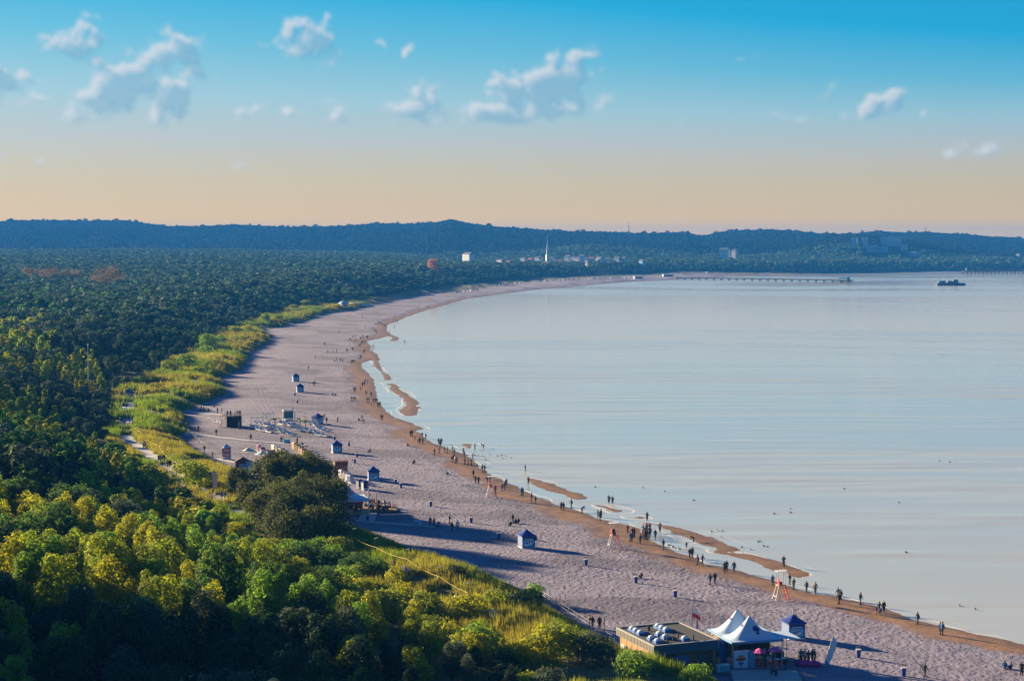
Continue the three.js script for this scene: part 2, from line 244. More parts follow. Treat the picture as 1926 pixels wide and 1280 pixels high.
  const sandMat = new THREE.MeshStandardMaterial({ vertexColors: true, roughness: .95, map: tone, bumpMap: trod, bumpScale: .14 });
  const wetMat = new THREE.MeshStandardMaterial({ vertexColors: true, roughness: .58, map: tone, bumpMap: grain, bumpScale: .03 });
  const soilMat = new THREE.MeshStandardMaterial({ vertexColors: true, roughness: 1, map: tone, bumpMap: grain, bumpScale: .15 });
  for (const [name, k, m, label] of [['beach', 0, sandMat, 'pale trampled dry sand beach curving along the bay'], ['wet_sand', 1, wetMat, 'brown wet sand and sandbars along the waterline'], ['ground', 2, soilMat, 'sandy dune and woodland ground rising to distant hills']]) {
    const o = mesh(name, cut(idx[k]), m); tag(o, label, 'ground', null, 'structure'); scene.add(o);
  }
}

// ---------------------------------------------------------------- sea
{
  // wind: bands of low ripples between glassier water, in metres
  const SX = 3200, SZ = 4200, band = (x, z) => { const w = (fbm(x / 320, z / 320, 3, 3) - .5) * 70, k = .35 + z / 2600; return sstep(.44, .70, fbm(x / (360 * k), (z + w) / (26 * k), 4, 61) * .6 + fbm(x / 800, (z + w) / (110 * k), 3, 71) * .4); };
  const over = (t) => { t.wrapS = t.wrapT = THREE.MirroredRepeatWrapping; t.repeat.set(1 / SX, -1 / SZ); t.offset.set(.35, 0); return t; };
  const rip = over(dataTex(2048, 2048, (u, v) => { const x = u * SX - .35 * SX, z = v * SZ, m = .10 + band(x, z) * .8; return clamp(.5 + m * ((fbm(x / 34, z / 6, 3, 91) - .5) * 1.1)); }));
  const rough = over(dataTex(1024, 1024, (u, v) => .10 + .10 * band(u * SX - .35 * SX, v * SZ)));
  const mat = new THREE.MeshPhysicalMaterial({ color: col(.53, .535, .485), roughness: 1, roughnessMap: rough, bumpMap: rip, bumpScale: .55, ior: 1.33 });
  const pos = [], uv = [], idx = [], rows = [-300, 60, 120, 180, 240, 320, 420, 560, 800, 1200, 1800, 2600, 3600, 5200, 9000], nc = 24;
  rows.forEach((Z) => { for (let c = 0; c <= nc; c++) { const x = -1200 + c / nc * 10200; pos.push(x, 0, -Z); uv.push(x, -Z); } });
  for (let r = 0; r < rows.length - 1; r++) for (let c = 0; c < nc; c++) { const a = r * (nc + 1) + c, d = a + nc + 1; idx.push(a, a + 1, d, a + 1, d + 1, d); }
  const g = new THREE.BufferGeometry(); g.setAttribute('position', new THREE.Float32BufferAttribute(pos, 3)); g.setAttribute('uv', new THREE.Float32BufferAttribute(uv, 2)); g.setIndex(idx); g.computeVertexNormals();
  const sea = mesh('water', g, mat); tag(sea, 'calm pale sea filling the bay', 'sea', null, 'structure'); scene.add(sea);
}

// ---------------------------------------------------------------- thin lines of foam along the waterline
{
  const R = rng(808), pos = [], idx = [], line = (poly, closed, off, w, thr) => {
    const c = new THREE.CatmullRomCurve3(poly.map(([x, z]) => V3(x, 0, z)), closed, 'catmullrom', .3), n = Math.round(c.getLength() / 1.4), s0 = R() * 100; let open = false;
    for (let i = 0; i <= n; i++) { const p = c.getPoint(i / n), q = c.getTangent(i / n), nx = -q.z, nz = q.x, k = fbm(i * .09 + s0, off, 3, 55), o = off + (vnoise(i * .12 + s0, 3, 7) - .5) * 2.6, ww = w * (.25 + 1.2 * sstep(thr, thr + .22, k)); if (k < thr || -p.z > 1700) { open = false; continue; } const b = pos.length / 3; for (const e of [-1, 1]) pos.push(p.x + nx * (o + e * ww), .012, p.z + nz * (o + e * ww)); if (open) idx.push(b - 2, b - 1, b, b - 1, b + 1, b); open = true; }
  };
  const sp = flat(shorePx.slice(0, 64), 0);
  line(sp, false, .9, .18, .48); line(sp, false, -1.6, .08, .58); line(sp, false, 2.4, .08, .6);
  for (const b of bars) { line(b, true, 1.0, .2, .45); line(b, true, -1.0, .2, .45); line(b, true, -2.8, .08, .57); line(b, true, 2.8, .08, .57); }
  const g = new THREE.BufferGeometry(); g.setAttribute('position', new THREE.Float32BufferAttribute(pos, 3)); g.setIndex(idx); g.computeVertexNormals();
  const o = mesh('foam', g, new THREE.MeshStandardMaterial({ color: col(.62, .62, .62), roughness: .9, side: THREE.DoubleSide })); tag(o, 'thin broken white lines of foam along waterline and sandbars', 'foam', null, 'stuff'); scene.add(o);
}

// ---------------------------------------------------------------- trees and shrubs
function onSphere(R, out) { const y = R() * 2 - 1, a = R() * 6.28318, s = Math.sqrt(1 - y * y); return out.set(Math.cos(a) * s, y, Math.sin(a) * s); }
// a crown of many leaf-sized faces spread over the skins of a cluster of boughs
function crown({ seed, h, r, base = .28, boughs = 16, leaves = 3000, leaf = .3, bough = .42, top = 1, lean = 0, droop = 0, warm = .25, solid = .78 }) {
  const R = rng(seed), B = [], cy = h * (base + (1 - base) / 2), ry = h * (1 - base) / 2, d = V3(), n = V3(), a = V3(), b = V3(), q = V3();
  for (let i = 0; i < boughs; i++) {
    const t = (i + .5) / boughs, y = (t * 2 - 1) * .82, ring = Math.sqrt(Math.max(.05, 1 - Math.pow(Math.abs(y), 1.7))) * (y > 0 ? lerp(1, top, y) : 1), ang = i * 2.39996 + R() * .8, k = (.45 + .35 * R()) * ring;
    const br = r * bough * (.55 + R() * .85) * (y > .55 ? .78 : 1);
    B.push({ c: V3(Math.cos(ang) * r * k + lean * (y + 1) * r * .3, cy + y * ry * .86, Math.sin(ang) * r * k), r: br, t: .8 + R() * .4, w: R() });
  }
  const total = B.reduce((s, o) => s + o.r * o.r, 0), pos = [], nor = [], clr = [];
  for (const o of B) {
    const count = Math.round(leaves * o.r * o.r / total);
    for (let i = 0; i < count; i++) {
      onSphere(R, d); if (d.y < -.35 && R() < .6) d.y *= -1;
      const rr = o.r * (solid + (1 - solid) * 1.5 * Math.pow(R(), .7)) * (1 + .22 * (R() - .5)) * (R() < .14 ? 1.12 + R() * .42 : 1);
      q.copy(o.c).addScaledVector(d, rr); q.y -= droop * Math.max(0, 1 - d.y) * R() * o.r;
      let buried = false; for (const p of B) if (p !== o && p.c.distanceToSquared(q) < p.r * p.r * .42) { buried = true; break; }
      if (buried && R() < .8) { i -= R() < .55 ? 1 : 0; continue; }
      n.copy(d).multiplyScalar(.8); n.y += .18; a.set(q.x, (q.y - cy) * .7, q.z).normalize(); n.addScaledVector(a, .45); onSphere(R, a); n.addScaledVector(a, .8).normalize();
      onSphere(R, a); b.crossVectors(n, a).normalize(); a.crossVectors(b, n).normalize();
      const s = leaf * (.65 + R() * .7), w = .55 * s;
      pos.push(q.x + a.x * s * .6, q.y + a.y * s * .6, q.z + a.z * s * .6, q.x - a.x * s * .45 + b.x * w, q.y - a.y * s * .45 + b.y * w, q.z - a.z * s * .45 + b.z * w, q.x - a.x * s * .45 - b.x * w, q.y - a.y * s * .45 - b.y * w, q.z - a.z * s * .45 - b.z * w);
      const l = o.t * (.72 + R() * .56), y = o.w * warm + (R() - .5) * .3;
      for (let k = 0; k < 3; k++) { nor.push(n.x, n.y, n.z); clr.push(l * (1 + y * .7), l * (1 + y * .2), l * (1 - y * .5)); }
    }
  }
  const g = new THREE.BufferGeometry(); g.setAttribute('position', new THREE.Float32BufferAttribute(pos, 3)); g.setAttribute('normal', new THREE.Float32BufferAttribute(nor, 3)); g.setAttribute('color', new THREE.Float32BufferAttribute(clr, 3));
  g.userData.boughs = B; return g;
}
function limb(from, to, r0, r1, sides = 5) {
  const dir = to.clone().sub(from), len = dir.length(), g = new THREE.CylinderGeometry(r1, r0, len, sides, 1, true);
  g.translate(0, len / 2, 0); g.applyQuaternion(new THREE.Quaternion().setFromUnitVectors(V3(0, 1, 0), dir.normalize())); g.translate(from.x, from.y, from.z); return g;
}
function trunkOf(g, h, r0, seed) {
  const R = rng(seed), parts = [], mid = V3((R() - .5) * .4, h * .45, (R() - .5) * .4), topp = V3((R() - .5) * .8, h * .86, (R() - .5) * .8);
  parts.push(limb(V3(0, -.6, 0), mid, r0, r0 * .66, 7), limb(mid, topp, r0 * .66, r0 * .2, 6));
  g.userData.boughs.forEach((b, i) => { if (i % 2 === 0) { const t = clamp((b.c.y - h * .15) / (h * .8)), f = t < .5 ? V3(0, -.6, 0).lerp(mid, t / .5) : mid.clone().lerp(topp, (t - .5) / .5); f.y = Math.min(f.y, b.c.y - .3); parts.push(limb(f, b.c, r0 * .34, r0 * .1, 5)); } });
  return mergeGeometries(parts.map((p) => { p.deleteAttribute('uv'); return p; }));
}
const leafMat = (r, g, b, through = .3) => new THREE.MeshPhysicalMaterial({ color: col(r, g, b), vertexColors: true, roughness: .9, specularIntensity: .25, transmission: through, thickness: 0, side: THREE.DoubleSide });
const TINT = { gold: [.36, .39, .02], olive: [.27, .35, .024], lime: [.20, .36, .035], green: [.075, .17, .03], deep: [.024, .062, .026], grey: [.085, .135, .09], pine: [.056, .10, .06], rust: [.17, .12, .055] };
const LEAF = Object.fromEntries(Object.entries(TINT).map(([k, c]) => [k, leafMat(...c, k === 'pine' || k === 'deep' ? .3 : .6)])); LEAF.far = leafMat(1, 1, 1, .25); LEAF.big = leafMat(.095, .12, .022, .5); LEAF.orange = leafMat(.55, .30, .08, .4); LEAF.grass = leafMat(1, 1, 1, .55);
const BARK = { pale: std([.32, .30, .27], .9), brown: std([.07, .05, .035], .95), pine: std([.16, .075, .04], .95) };
// models: [crown, trunk] at three finenesses
const KIND = {
  birch: { h: 12.5, r: 2.3, base: .2, boughs: 34, bough: .31, top: .62, bark: BARK.pale, droop: .35 },
  leafy: { h: 11.5, r: 2.8, base: .18, boughs: 38, bough: .29, top: .9, bark: BARK.brown },
  round: { h: 9, r: 3.2, base: .12, boughs: 36, bough: .30, top: 1, bark: BARK.brown },
  poplar: { h: 13, r: 2.1, base: .14, boughs: 34, bough: .34, top: .5, bark: BARK.brown },
  pine: { h: 14, r: 2.9, base: .42, boughs: 15, bough: .46, top: .95, bark: BARK.pine },
  bush: { h: 4, r: 2.2, base: .02, boughs: 12, bough: .46, top: .9, bark: BARK.brown },
};
const FINE = {}, MID = {}, FAR = {};
Object.entries(KIND).forEach(([k, p], j) => {
  FINE[k] = [0, 1, 2].map((v) => { const area = p.r * p.r * 3.2 + p.r * p.h; const g = crown({ ...p, seed: 100 * j + v + 1, leaves: Math.round(area * (k === 'bush' ? 110 : 104)), leaf: .245, lean: (v - 1) * .5 }); return { crown: g, trunk: trunkOf(g, p.h, .03 * p.h * .55, 50 + j * 7 + v), h: p.h, bark: p.bark }; });
  MID[k] = [0, 1, 2, 3].map((v) => ({ crown: crown({ ...p, seed: 900 + 40 * j + v, leaves: 900, leaf: .62, boughs: 15, lean: (v - 1.5) * .4 }), h: p.h }));
  FAR[k] = [0, 1, 2].map((v) => ({ crown: crown({ ...p, seed: 1900 + 40 * j + v, leaves: 170, leaf: 1.35, boughs: 9, bough: .5 }), h: p.h }));
});
function makeTree(kind, v, leaf) { const m = FINE[kind][v], o = new THREE.Group(); mesh('trunk', m.trunk, m.bark, o); mesh('crown', m.crown, leaf, o); return o; }
const TREES = [];                                                            // every tree of the wood and the hills: { p, kind, leaf, s, turn, Z }
{
  const R = rng(4242), N = (x, z, k, s) => fbm(x / k, z / k, 3, s);
  const put = (x, z, kind, leaf, ht, wide = 1) => TREES.push({ x, z, kind, leaf, ht, wide, turn: R() * 6.283, v: Math.floor(R() * 12), Z: -z });
  const sweep = (Z0, Z1, step, jit, f) => { for (let Z = Z0; Z < Z1; Z += step) { const half = .315 * Z + 26, right = Math.min(half, 60 + .3 * Z); for (let x = -half - (Z < 600 ? 45 : 10); x < right; x += step) f(x + (R() - .5) * step * jit, -(Z + (R() - .5) * step * jit)); } };
  sweep(128, 560, 5.0, .95, (x, z) => {
    const d = sd(WO, x, z); if (d < .6) return;
    const [px, py] = pixelOf(x, groundH(x, z) + 9, z), n = N(x, z, 26, 5), m = R();
    let kind, leaf, cap = 12.5;
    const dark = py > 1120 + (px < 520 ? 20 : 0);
    if (py < 770 && px < 420) { if (n > .60 && px < 150) { kind = 'poplar'; leaf = 'olive'; cap = 15; } else { kind = m < .7 ? 'pine' : 'leafy'; leaf = m < .75 ? 'pine' : 'deep'; cap = 14; } }
    else if (n < .42) { kind = m < .6 ? 'leafy' : 'round'; leaf = m < .55 ? 'deep' : m < .8 ? 'green' : 'grey'; }
    else if (n < .49) { kind = m < .5 ? 'leafy' : 'birch'; leaf = m < .5 ? 'green' : 'lime'; }
    else { kind = m < .45 ? 'birch' : m < .8 ? 'leafy' : 'poplar'; leaf = m < .4 ? 'gold' : m < .75 ? 'olive' : 'lime'; }
    if (dark && R() < .68) leaf = R() < .35 ? 'grey' : 'deep';  // shade of the lower wood partly put into darker leaf colours
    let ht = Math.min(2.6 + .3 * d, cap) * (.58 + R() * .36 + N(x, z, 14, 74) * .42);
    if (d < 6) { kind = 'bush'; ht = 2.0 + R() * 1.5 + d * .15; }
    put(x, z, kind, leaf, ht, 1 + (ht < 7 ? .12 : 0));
  });
  sweep(560, 1500, 6.6, .95, (x, z) => {
    const d = sd(WO, x, z); if (d < 1) return;
    const n = N(x, z, 40, 15), n2 = N(x, z, 70, 25), m = R(), u = CX + x / -z * F;
    let kind = m < .75 ? 'pine' : 'leafy', leaf = m < .8 ? 'pine' : 'deep';
    if (n > .62) { kind = 'leafy'; leaf = R() < .6 ? 'deep' : 'green'; }
    if (u < 200 && n2 > .46 && -z < 900) { kind = 'poplar'; leaf = R() < .5 ? 'gold' : 'olive'; }
    if (N(x, z, 24, 71) < .3) return; put(x, z, kind, leaf, Math.min(4 + .2 * d, 14) * (.6 + R() * .35 + N(x, z, 45, 72) * .5));
  });
  sweep(1500, 3950, 9, .95, (x, z) => { const d = sd(WO, x, z); if (d < 4) return; const m = R(); put(x, z, m < .7 ? 'pine' : 'leafy', m < .8 ? 'pine' : m < .95 ? 'deep' : 'green', Math.min(5 + .15 * d, 15) * (.5 + R() * .5 + N(x, z, 110, 73) * .5), 1.25); });
  sweep(3950, 5500, 11.5, .95, (x, z) => { if (sd(WO, x, z) < 6) return; const m = R(); put(x, z, m < .6 ? 'leafy' : m < .9 ? 'pine' : 'poplar', m < .7 ? 'deep' : 'pine', 15 * (.65 + R() * .55) + (R() < .02 ? 6 : 0), 1.35); });
  sweep(5500, 5900, 16, .9, (x, z) => { const m = R(); put(x, z, 'leafy', 'deep', 15 * (.7 + R() * .4), 1.4); });
}
const KEEP_OUT = [], GRASS_OUT = [];                                                         // [x, z, radius]: where the wood has a clearing

// ---------------------------------------------------------------- small tools for things
function bx(w, h, d, x = 0, y = 0, z = 0, rx = 0, ry = 0, rz = 0) { const g = new THREE.BoxGeometry(w, h, d); if (rx) g.rotateX(rx); if (ry) g.rotateY(ry); if (rz) g.rotateZ(rz); g.translate(x, y, z); return g; }
function cy(r0, r1, h, x = 0, y = 0, z = 0, n = 12) { const g = new THREE.CylinderGeometry(r1, r0, h, n); g.translate(x, y + h / 2, z); return g; }
function rod(a, b, r, n = 6) { const g = limb(V3(...a), V3(...b), r, r, n); return g; }
const join = (list) => mergeGeometries(list.map((g) => { g = g.index ? g.toNonIndexed() : g; for (const k of Object.keys(g.attributes)) if (!['position', 'normal', 'uv'].includes(k)) g.deleteAttribute(k); if (!g.attributes.uv) g.setAttribute('uv', new THREE.BufferAttribute(new Float32Array(g.attributes.position.count * 2), 2)); return g; }));
function canvasTex(w, h, draw) { const c = document.createElement('canvas'); c.width = w; c.height = h; draw(c.getContext('2d'), w, h); const t = new THREE.CanvasTexture(c); t.colorSpace = THREE.SRGBColorSpace; return t; }
const MAT = {
  white: std([.58, .60, .63], .6), fabric: new THREE.MeshPhysicalMaterial({ color: col(.52, .67, .82), roughness: .8, transmission: .05, thickness: 0, side: THREE.DoubleSide }), navy: std([.015, .05, .25], .6), blue: std([.03, .13, .38], .6), sky: std([.16, .36, .55], .6), teal: std([.02, .09, .15], .7),
  red: std([.5, .03, .03], .6), dark: std([.02, .02, .025], .7), black: std([.012, .012, .015], .8), steel: std([.35, .36, .38], .4, { metalness: .5 }), wood: std([.26, .14, .065], .8), plank: std([.34, .22, .12], .85), grey: std([.3, .31, .33], .8), deck: std([.42, .40, .38], .85), paving: std([.5, .49, .5], .85), roofing: std([.055, .055, .062], .95), magenta: std([.55, .02, .22], .7), pink: std([.72, .12, .30], .7), tan: std([.45, .32, .2], .8), cream: std([.72, .64, .5], .8), maroon: std([.14, .025, .03], .7), turquoise: std([.05, .35, .42], .6), gold: std([.75, .55, .14], .7), glass: std([.03, .05, .07], .12), purple: std([.22, .08, .2], .75), orange: std([.75, .32, .16], .7), brick: std([.3, .12, .08], .85), rope: std([.5, .38, .1], .8),
};
const turnTo = (dx, dz) => Math.atan2(dx, dz);                                // turn that points a thing's +z along (dx, dz)
// a strip laid on the land through points of the photograph
function strip(name, label, pts, width, lift, thick, mat, category, h0) {
  const w = pts.map(([x, y]) => (h0 ? P(x, y, h0) : onLand(x, y))), curve = new THREE.CatmullRomCurve3(w, false, 'catmullrom', .2), n = Math.max(8, Math.round(curve.getLength() / 2.5)), pos = [], idx = [];
  for (let i = 0; i <= n; i++) { const p = curve.getPoint(i / n), t = curve.getTangent(i / n), s = V3(-t.z, 0, t.x).normalize().multiplyScalar(width / 2); const y = Math.max(groundH(p.x, p.z), groundH(p.x + s.x, p.z + s.z), groundH(p.x - s.x, p.z - s.z)) + lift; for (const [k, yy] of [[-1, y - thick], [-1, y], [1, y], [1, y - thick]]) pos.push(p.x + s.x * k, yy, p.z + s.z * k); if (i) { const a = (i - 1) * 4, b = i * 4; for (const [p0, p1] of [[0, 1], [1, 2], [2, 3]]) idx.push(a + p0, b + p0, a + p1, a + p1, b + p0, b + p1); } }
  const g = new THREE.BufferGeometry(); g.setAttribute('position', new THREE.Float32BufferAttribute(pos, 3)); g.setIndex(idx); const f = g.toNonIndexed(); f.computeVertexNormals(); f.setAttribute('uv', new THREE.BufferAttribute(new Float32Array(f.attributes.position.count * 2), 2));
  const o = mesh(numbered(name), f, mat); tag(o, label, category, null, 'structure'); scene.add(o); return curve;
}
const nose = (o, x, y) => { const p = onLand(x, y); o.position.copy(p); return o; };

// ---------------------------------------------------------------- paths
const promenade = strip('path', 'pale paved promenade winding along the back of the dune', promPx, 3.6, .06, .3, MAT.paving, 'path');
for (let i = 0; i <= 40; i++) { const p = promenade.getPoint(i / 40); KEEP_OUT.push([p.x, p.z, 5.2]); GRASS_OUT.push([p.x, p.z, 2.4]); if (i < 22) { GRASS_OUT.push([p.x * (1 - 4 / -p.z), p.z + 4, 2.6]); KEEP_OUT.push([p.x * (1 - 7 / -p.z), p.z + 7, 4.6]); KEEP_OUT.push([p.x * (1 - 13 / -p.z), p.z + 13, 4.2]); } }
for (const [x, y, r] of [[236, 812, 9], [238, 830, 9], [238, 850, 8], [275, 866, 7], [300, 886, 8], [325, 905, 7], [345, 925, 6], [420, 952, 7], [410, 975, 6]]) { const p = onLand(x, y); KEEP_OUT.push([p.x, p.z, r]); }
strip('boardwalk', 'long grey boardwalk crossing the sand below the beach bar', [[346, 816], [388, 820], [470, 829], [574, 839]], 1.5, .16, .3, MAT.paving, 'boardwalk');
strip('boardwalk', 'thin grey boardwalk leading to the dark beach bar', [[349, 773], [392, 778], [420, 781]], 1.4, .14, .3, MAT.paving, 'boardwalk');
strip('boardwalk', 'short grey boardwalk beside the brown hut', [[370, 858], [410, 864], [450, 871]], 1.4, .14, .3, MAT.paving, 'boardwalk');
strip('boardwalk', 'pale boardwalk running past the white tent terrace to a blue box', [[655, 978], [700, 983], [780, 989], [822, 992]], 1.3, .16, .3, MAT.deck, 'boardwalk');
strip('boardwalk', 'short pale ramp between the terrace and the long boardwalk', [[694, 966], [688, 981]], 3.2, .12, .2, MAT.deck, 'boardwalk');

// ---------------------------------------------------------------- blue beach cabins
const poster = canvasTex(128, 160, (c, w, h) => { c.fillStyle = '#1a56a0'; c.fillRect(0, 0, w, h); c.fillStyle = '#63b4dc'; c.fillRect(6, 60, w - 12, h - 70); c.fillStyle = '#d8edf5'; c.beginPath(); c.ellipse(60, 118, 44, 20, -.3, 0, 7); c.fill(); c.fillStyle = '#2f7fb8'; c.beginPath(); c.ellipse(46, 106, 20, 12, .4, 0, 7); c.fill(); c.fillStyle = '#cf4a5c'; c.beginPath(); c.ellipse(74, 92, 10, 14, .2, 0, 7); c.fill(); c.fillStyle = '#0f3670'; c.fillRect(0, 0, w, 36); c.fillStyle = '#e6eef6'; c.fillRect(18, 42, w - 36, 7); });
const posterMat = std([1, 1, 1], .55, { map: poster }), paleSide = std([.10, .17, .34], .6);
function makeCabin() {
  const o = new THREE.Group();
  mesh('plinth', bx(2.5, .28, 2.5, 0, .14, 0), MAT.white, o);
  for (const s of [-1, 1]) for (const t of [-1, 1]) mesh('post', bx(.09, 2.1, .09, s * 1.16, 1.3, t * 1.16), MAT.navy, o);
  mesh('poster_panel', bx(2.2, 2.0, .06, 0, 1.3, 1.17), posterMat, o);
  mesh('poster_panel', bx(2.2, 2.0, .06, 0, 1.3, -1.17), posterMat, o);
  mesh('side_panel', bx(.06, 2.0, 2.2, -1.17, 1.3, 0), paleSide, o);
  mesh('side_panel', bx(.06, 2.0, 2.2, 1.17, 1.3, 0), posterMat, o);
  const roof = new THREE.ConeGeometry(1.95, 1.05, 4, 4); roof.rotateY(Math.PI / 4); { const p = roof.attributes.position; for (let i = 0; i < p.count; i++) { const t = clamp((p.getY(i) + .525) / 1.05), k = 1 - .25 * t * (1 - t) * 2; p.setX(i, p.getX(i) * k); p.setZ(i, p.getZ(i) * k); } roof.computeVertexNormals(); } roof.translate(0, 2.86, 0);
  const r = mesh('roof', roof, MAT.navy, o);
  mesh('valance', join([bx(2.76, .2, .03, 0, 2.26, 1.38), bx(2.76, .2, .03, 0, 2.26, -1.38), bx(.03, .2, 2.7, 1.37, 2.26, 0), bx(.03, .2, 2.7, -1.37, 2.26, 0)]), MAT.navy, r);
  mesh('finial', join([cy(.04, .03, .3, 0, 3.3, 0, 6), new THREE.SphereGeometry(.11, 10, 8).translate(0, 3.64, 0)]), MAT.white, r);
  return o;
}
const cabin = makeCabin();
[[990, 1029, 'blue peaked beach cabin with poster walls standing alone on the middle sand', .35], [1492, 1199, 'blue peaked beach cabin with poster wall behind the twin peak white tent', .3], [702, 903, 'blue peaked beach cabin above the white tent terrace', .2], [633, 851, 'blue peaked beach cabin right of the end of the boardwalk', .3], [597, 797, 'blue peaked beach cabin at the right end of the bar loungers', .9], [564, 737, 'nearer of two blue beach cabins on the empty middle beach', .25], [556, 717, 'farther of two blue beach cabins, people standing beside it', .3]].forEach(([x, y, label, t], i) => { const p = onLand(x, y, -.05); const o = i ? dup(cabin, 'beach_cabin', label, p, t) : (cabin.position.copy(p), cabin.rotation.y = t, cabin.name = numbered('beach_cabin'), scene.add(cabin), cabin); tag(o, label, 'beach cabin', 'blue beach cabins on the sand'); });

// ---------------------------------------------------------------- litter bins
function makeBin() { const o = new THREE.Group(); mesh('bin_body', cy(.27, .34, 1.0, 0, .06, 0, 14), MAT.navy, o); mesh('rim', join([cy(.37, .37, .09, 0, 1.04, 0, 14)]), MAT.white, o); mesh('lid', join([cy(.3, .3, .05, 0, 1.42, 0, 14), rod([-.25, 1.1, 0], [-.25, 1.44, 0], .025), rod([.25, 1.1, 0], [.25, 1.44, 0], .025)]), MAT.dark, o); return o; }
const bin = makeBin();
[[1270, 1123, 'below the pair of strollers on the right of the sand'], [1196, 1096, 'with someone sitting just beside it'], [1102, 1063, 'between the middle cabin and the lifeguard stand'], [938, 1013, 'left of the lone blue beach cabin'], [886, 983, 'right of the people at the boardwalk end'], [810, 952, 'alone on the sand right of the terrace'], [754, 917, 'lower of two right of the cabin above the terrace'], [744, 910, 'upper of two right of the cabin above the terrace'], [691, 979, 'in the shade below the white tent terrace'], [667, 871, 'lower of two near the red kiosk'], [671, 860, 'upper of two near the red kiosk'], [656, 839, 'right of the cabin at the boardwalk end'], [629, 827, 'just above the cabin at the boardwalk end'], [551, 773, 'nearest of three in a line above the bar'], [559, 758, 'middle of three in a line above the bar'], [554, 744, 'farthest of three in a line, below two cabins'], [1615, 1236, 'right of the tilted feather flag'], [1700, 1271, 'beside a lone walker at the lower right'], [533, 832, 'on the boardwalk beside a pale crate']].forEach(([x, y, w], i) => { const p = onLand(x, y, -.03), label = 'dark blue litter bin ' + w, o = i ? dup(bin, 'litter_bin', label, p, x) : (bin.position.copy(p), bin.name = numbered('litter_bin'), scene.add(bin), bin); tag(o, label, 'litter bin', 'blue litter bins on the beach'); });

// ---------------------------------------------------------------- lifeguard stands
function makeStand() {
  const o = new THREE.Group(), W = std([.75, .72, .68], .6), Rd = MAT.red;
  for (const t of [-1, 1]) { mesh('leg', rod([-1.15, -.1, t * .75], [-.5, 2.3, t * .5], .06), W, o); mesh('leg', rod([1.15, -.1, t * .75], [.5, 2.3, t * .5], .06), Rd, o); }
  const ladder = mesh('ladder', join([0, 1, 2, 3, 4].map((i) => { const f = .12 + i * .18; return rod([lerp(1.15, .5, f), 2.4 * f, -lerp(.75, .5, f)], [lerp(1.15, .5, f), 2.4 * f, lerp(.75, .5, f)], .035); })), Rd, o);
  mesh('brace', join([rod([-.95, .65, -.68], [-.95, .65, .68], .04), rod([-.95, .65, .68], [.9, .9, .62], .03), rod([-.95, .65, -.68], [.9, .9, -.62], .03)]), W, o);
  mesh('platform', bx(1.3, .1, 1.2, 0, 2.34, 0), std([.62, .42, .3], .7), o);
  mesh('seat', join([bx(.6, .08, .8, -.15, 2.78, 0), bx(.08, .7, .8, -.45, 3.1, 0), bx(.5, .4, .7, -.15, 2.56, 0)]), Rd, o);
  for (const s of [-1, 1]) for (const t of [-1, 1]) mesh('canopy_post', rod([s * .58, 2.38, t * .52], [s * .58, 4.5, t * .52], .03), MAT.steel, o);
  mesh('canopy', bx(1.7, .06, 1.4, 0, 4.53, 0, 0, 0, .04), MAT.white, o);
  return o;
}
const stand = makeStand();
[[1469, 1128, 'white and red lifeguard stand with white canopy beside the lower right waterline', .2], [1155, 1030, 'white and red lifeguard stand with a dark figure on top, near the crowd', .15], [924, 935, 'white and red lifeguard stand farthest up the beach, beside a standing person', .1]].forEach(([x, y, label, t], i) => { const p = onLand(x, y), o = i ? dup(stand, 'lifeguard_stand', label, p, t) : (stand.position.copy(p), stand.rotation.y = t, stand.name = numbered('lifeguard_stand'), scene.add(stand), stand); tag(o, label, 'lifeguard stand', 'lifeguard stands along the beach'); });
{ const o = thing('goal_frame', 'thin white metal goal frame alone on the middle sand', 'goal', onLand(810, 905), .1); mesh('post', join([rod([-1, 0, 0], [-.8, 2.6, 0], .04), rod([.9, 0, 0], [.5, 2.6, 0], .04)]), MAT.white, o); mesh('crossbar', rod([-.95, 2.6, 0], [.75, 2.6, 0], .05), MAT.white, o); mesh('ground_bar', bx(3.6, .08, .12, .5, .12, .6), MAT.white, o); }

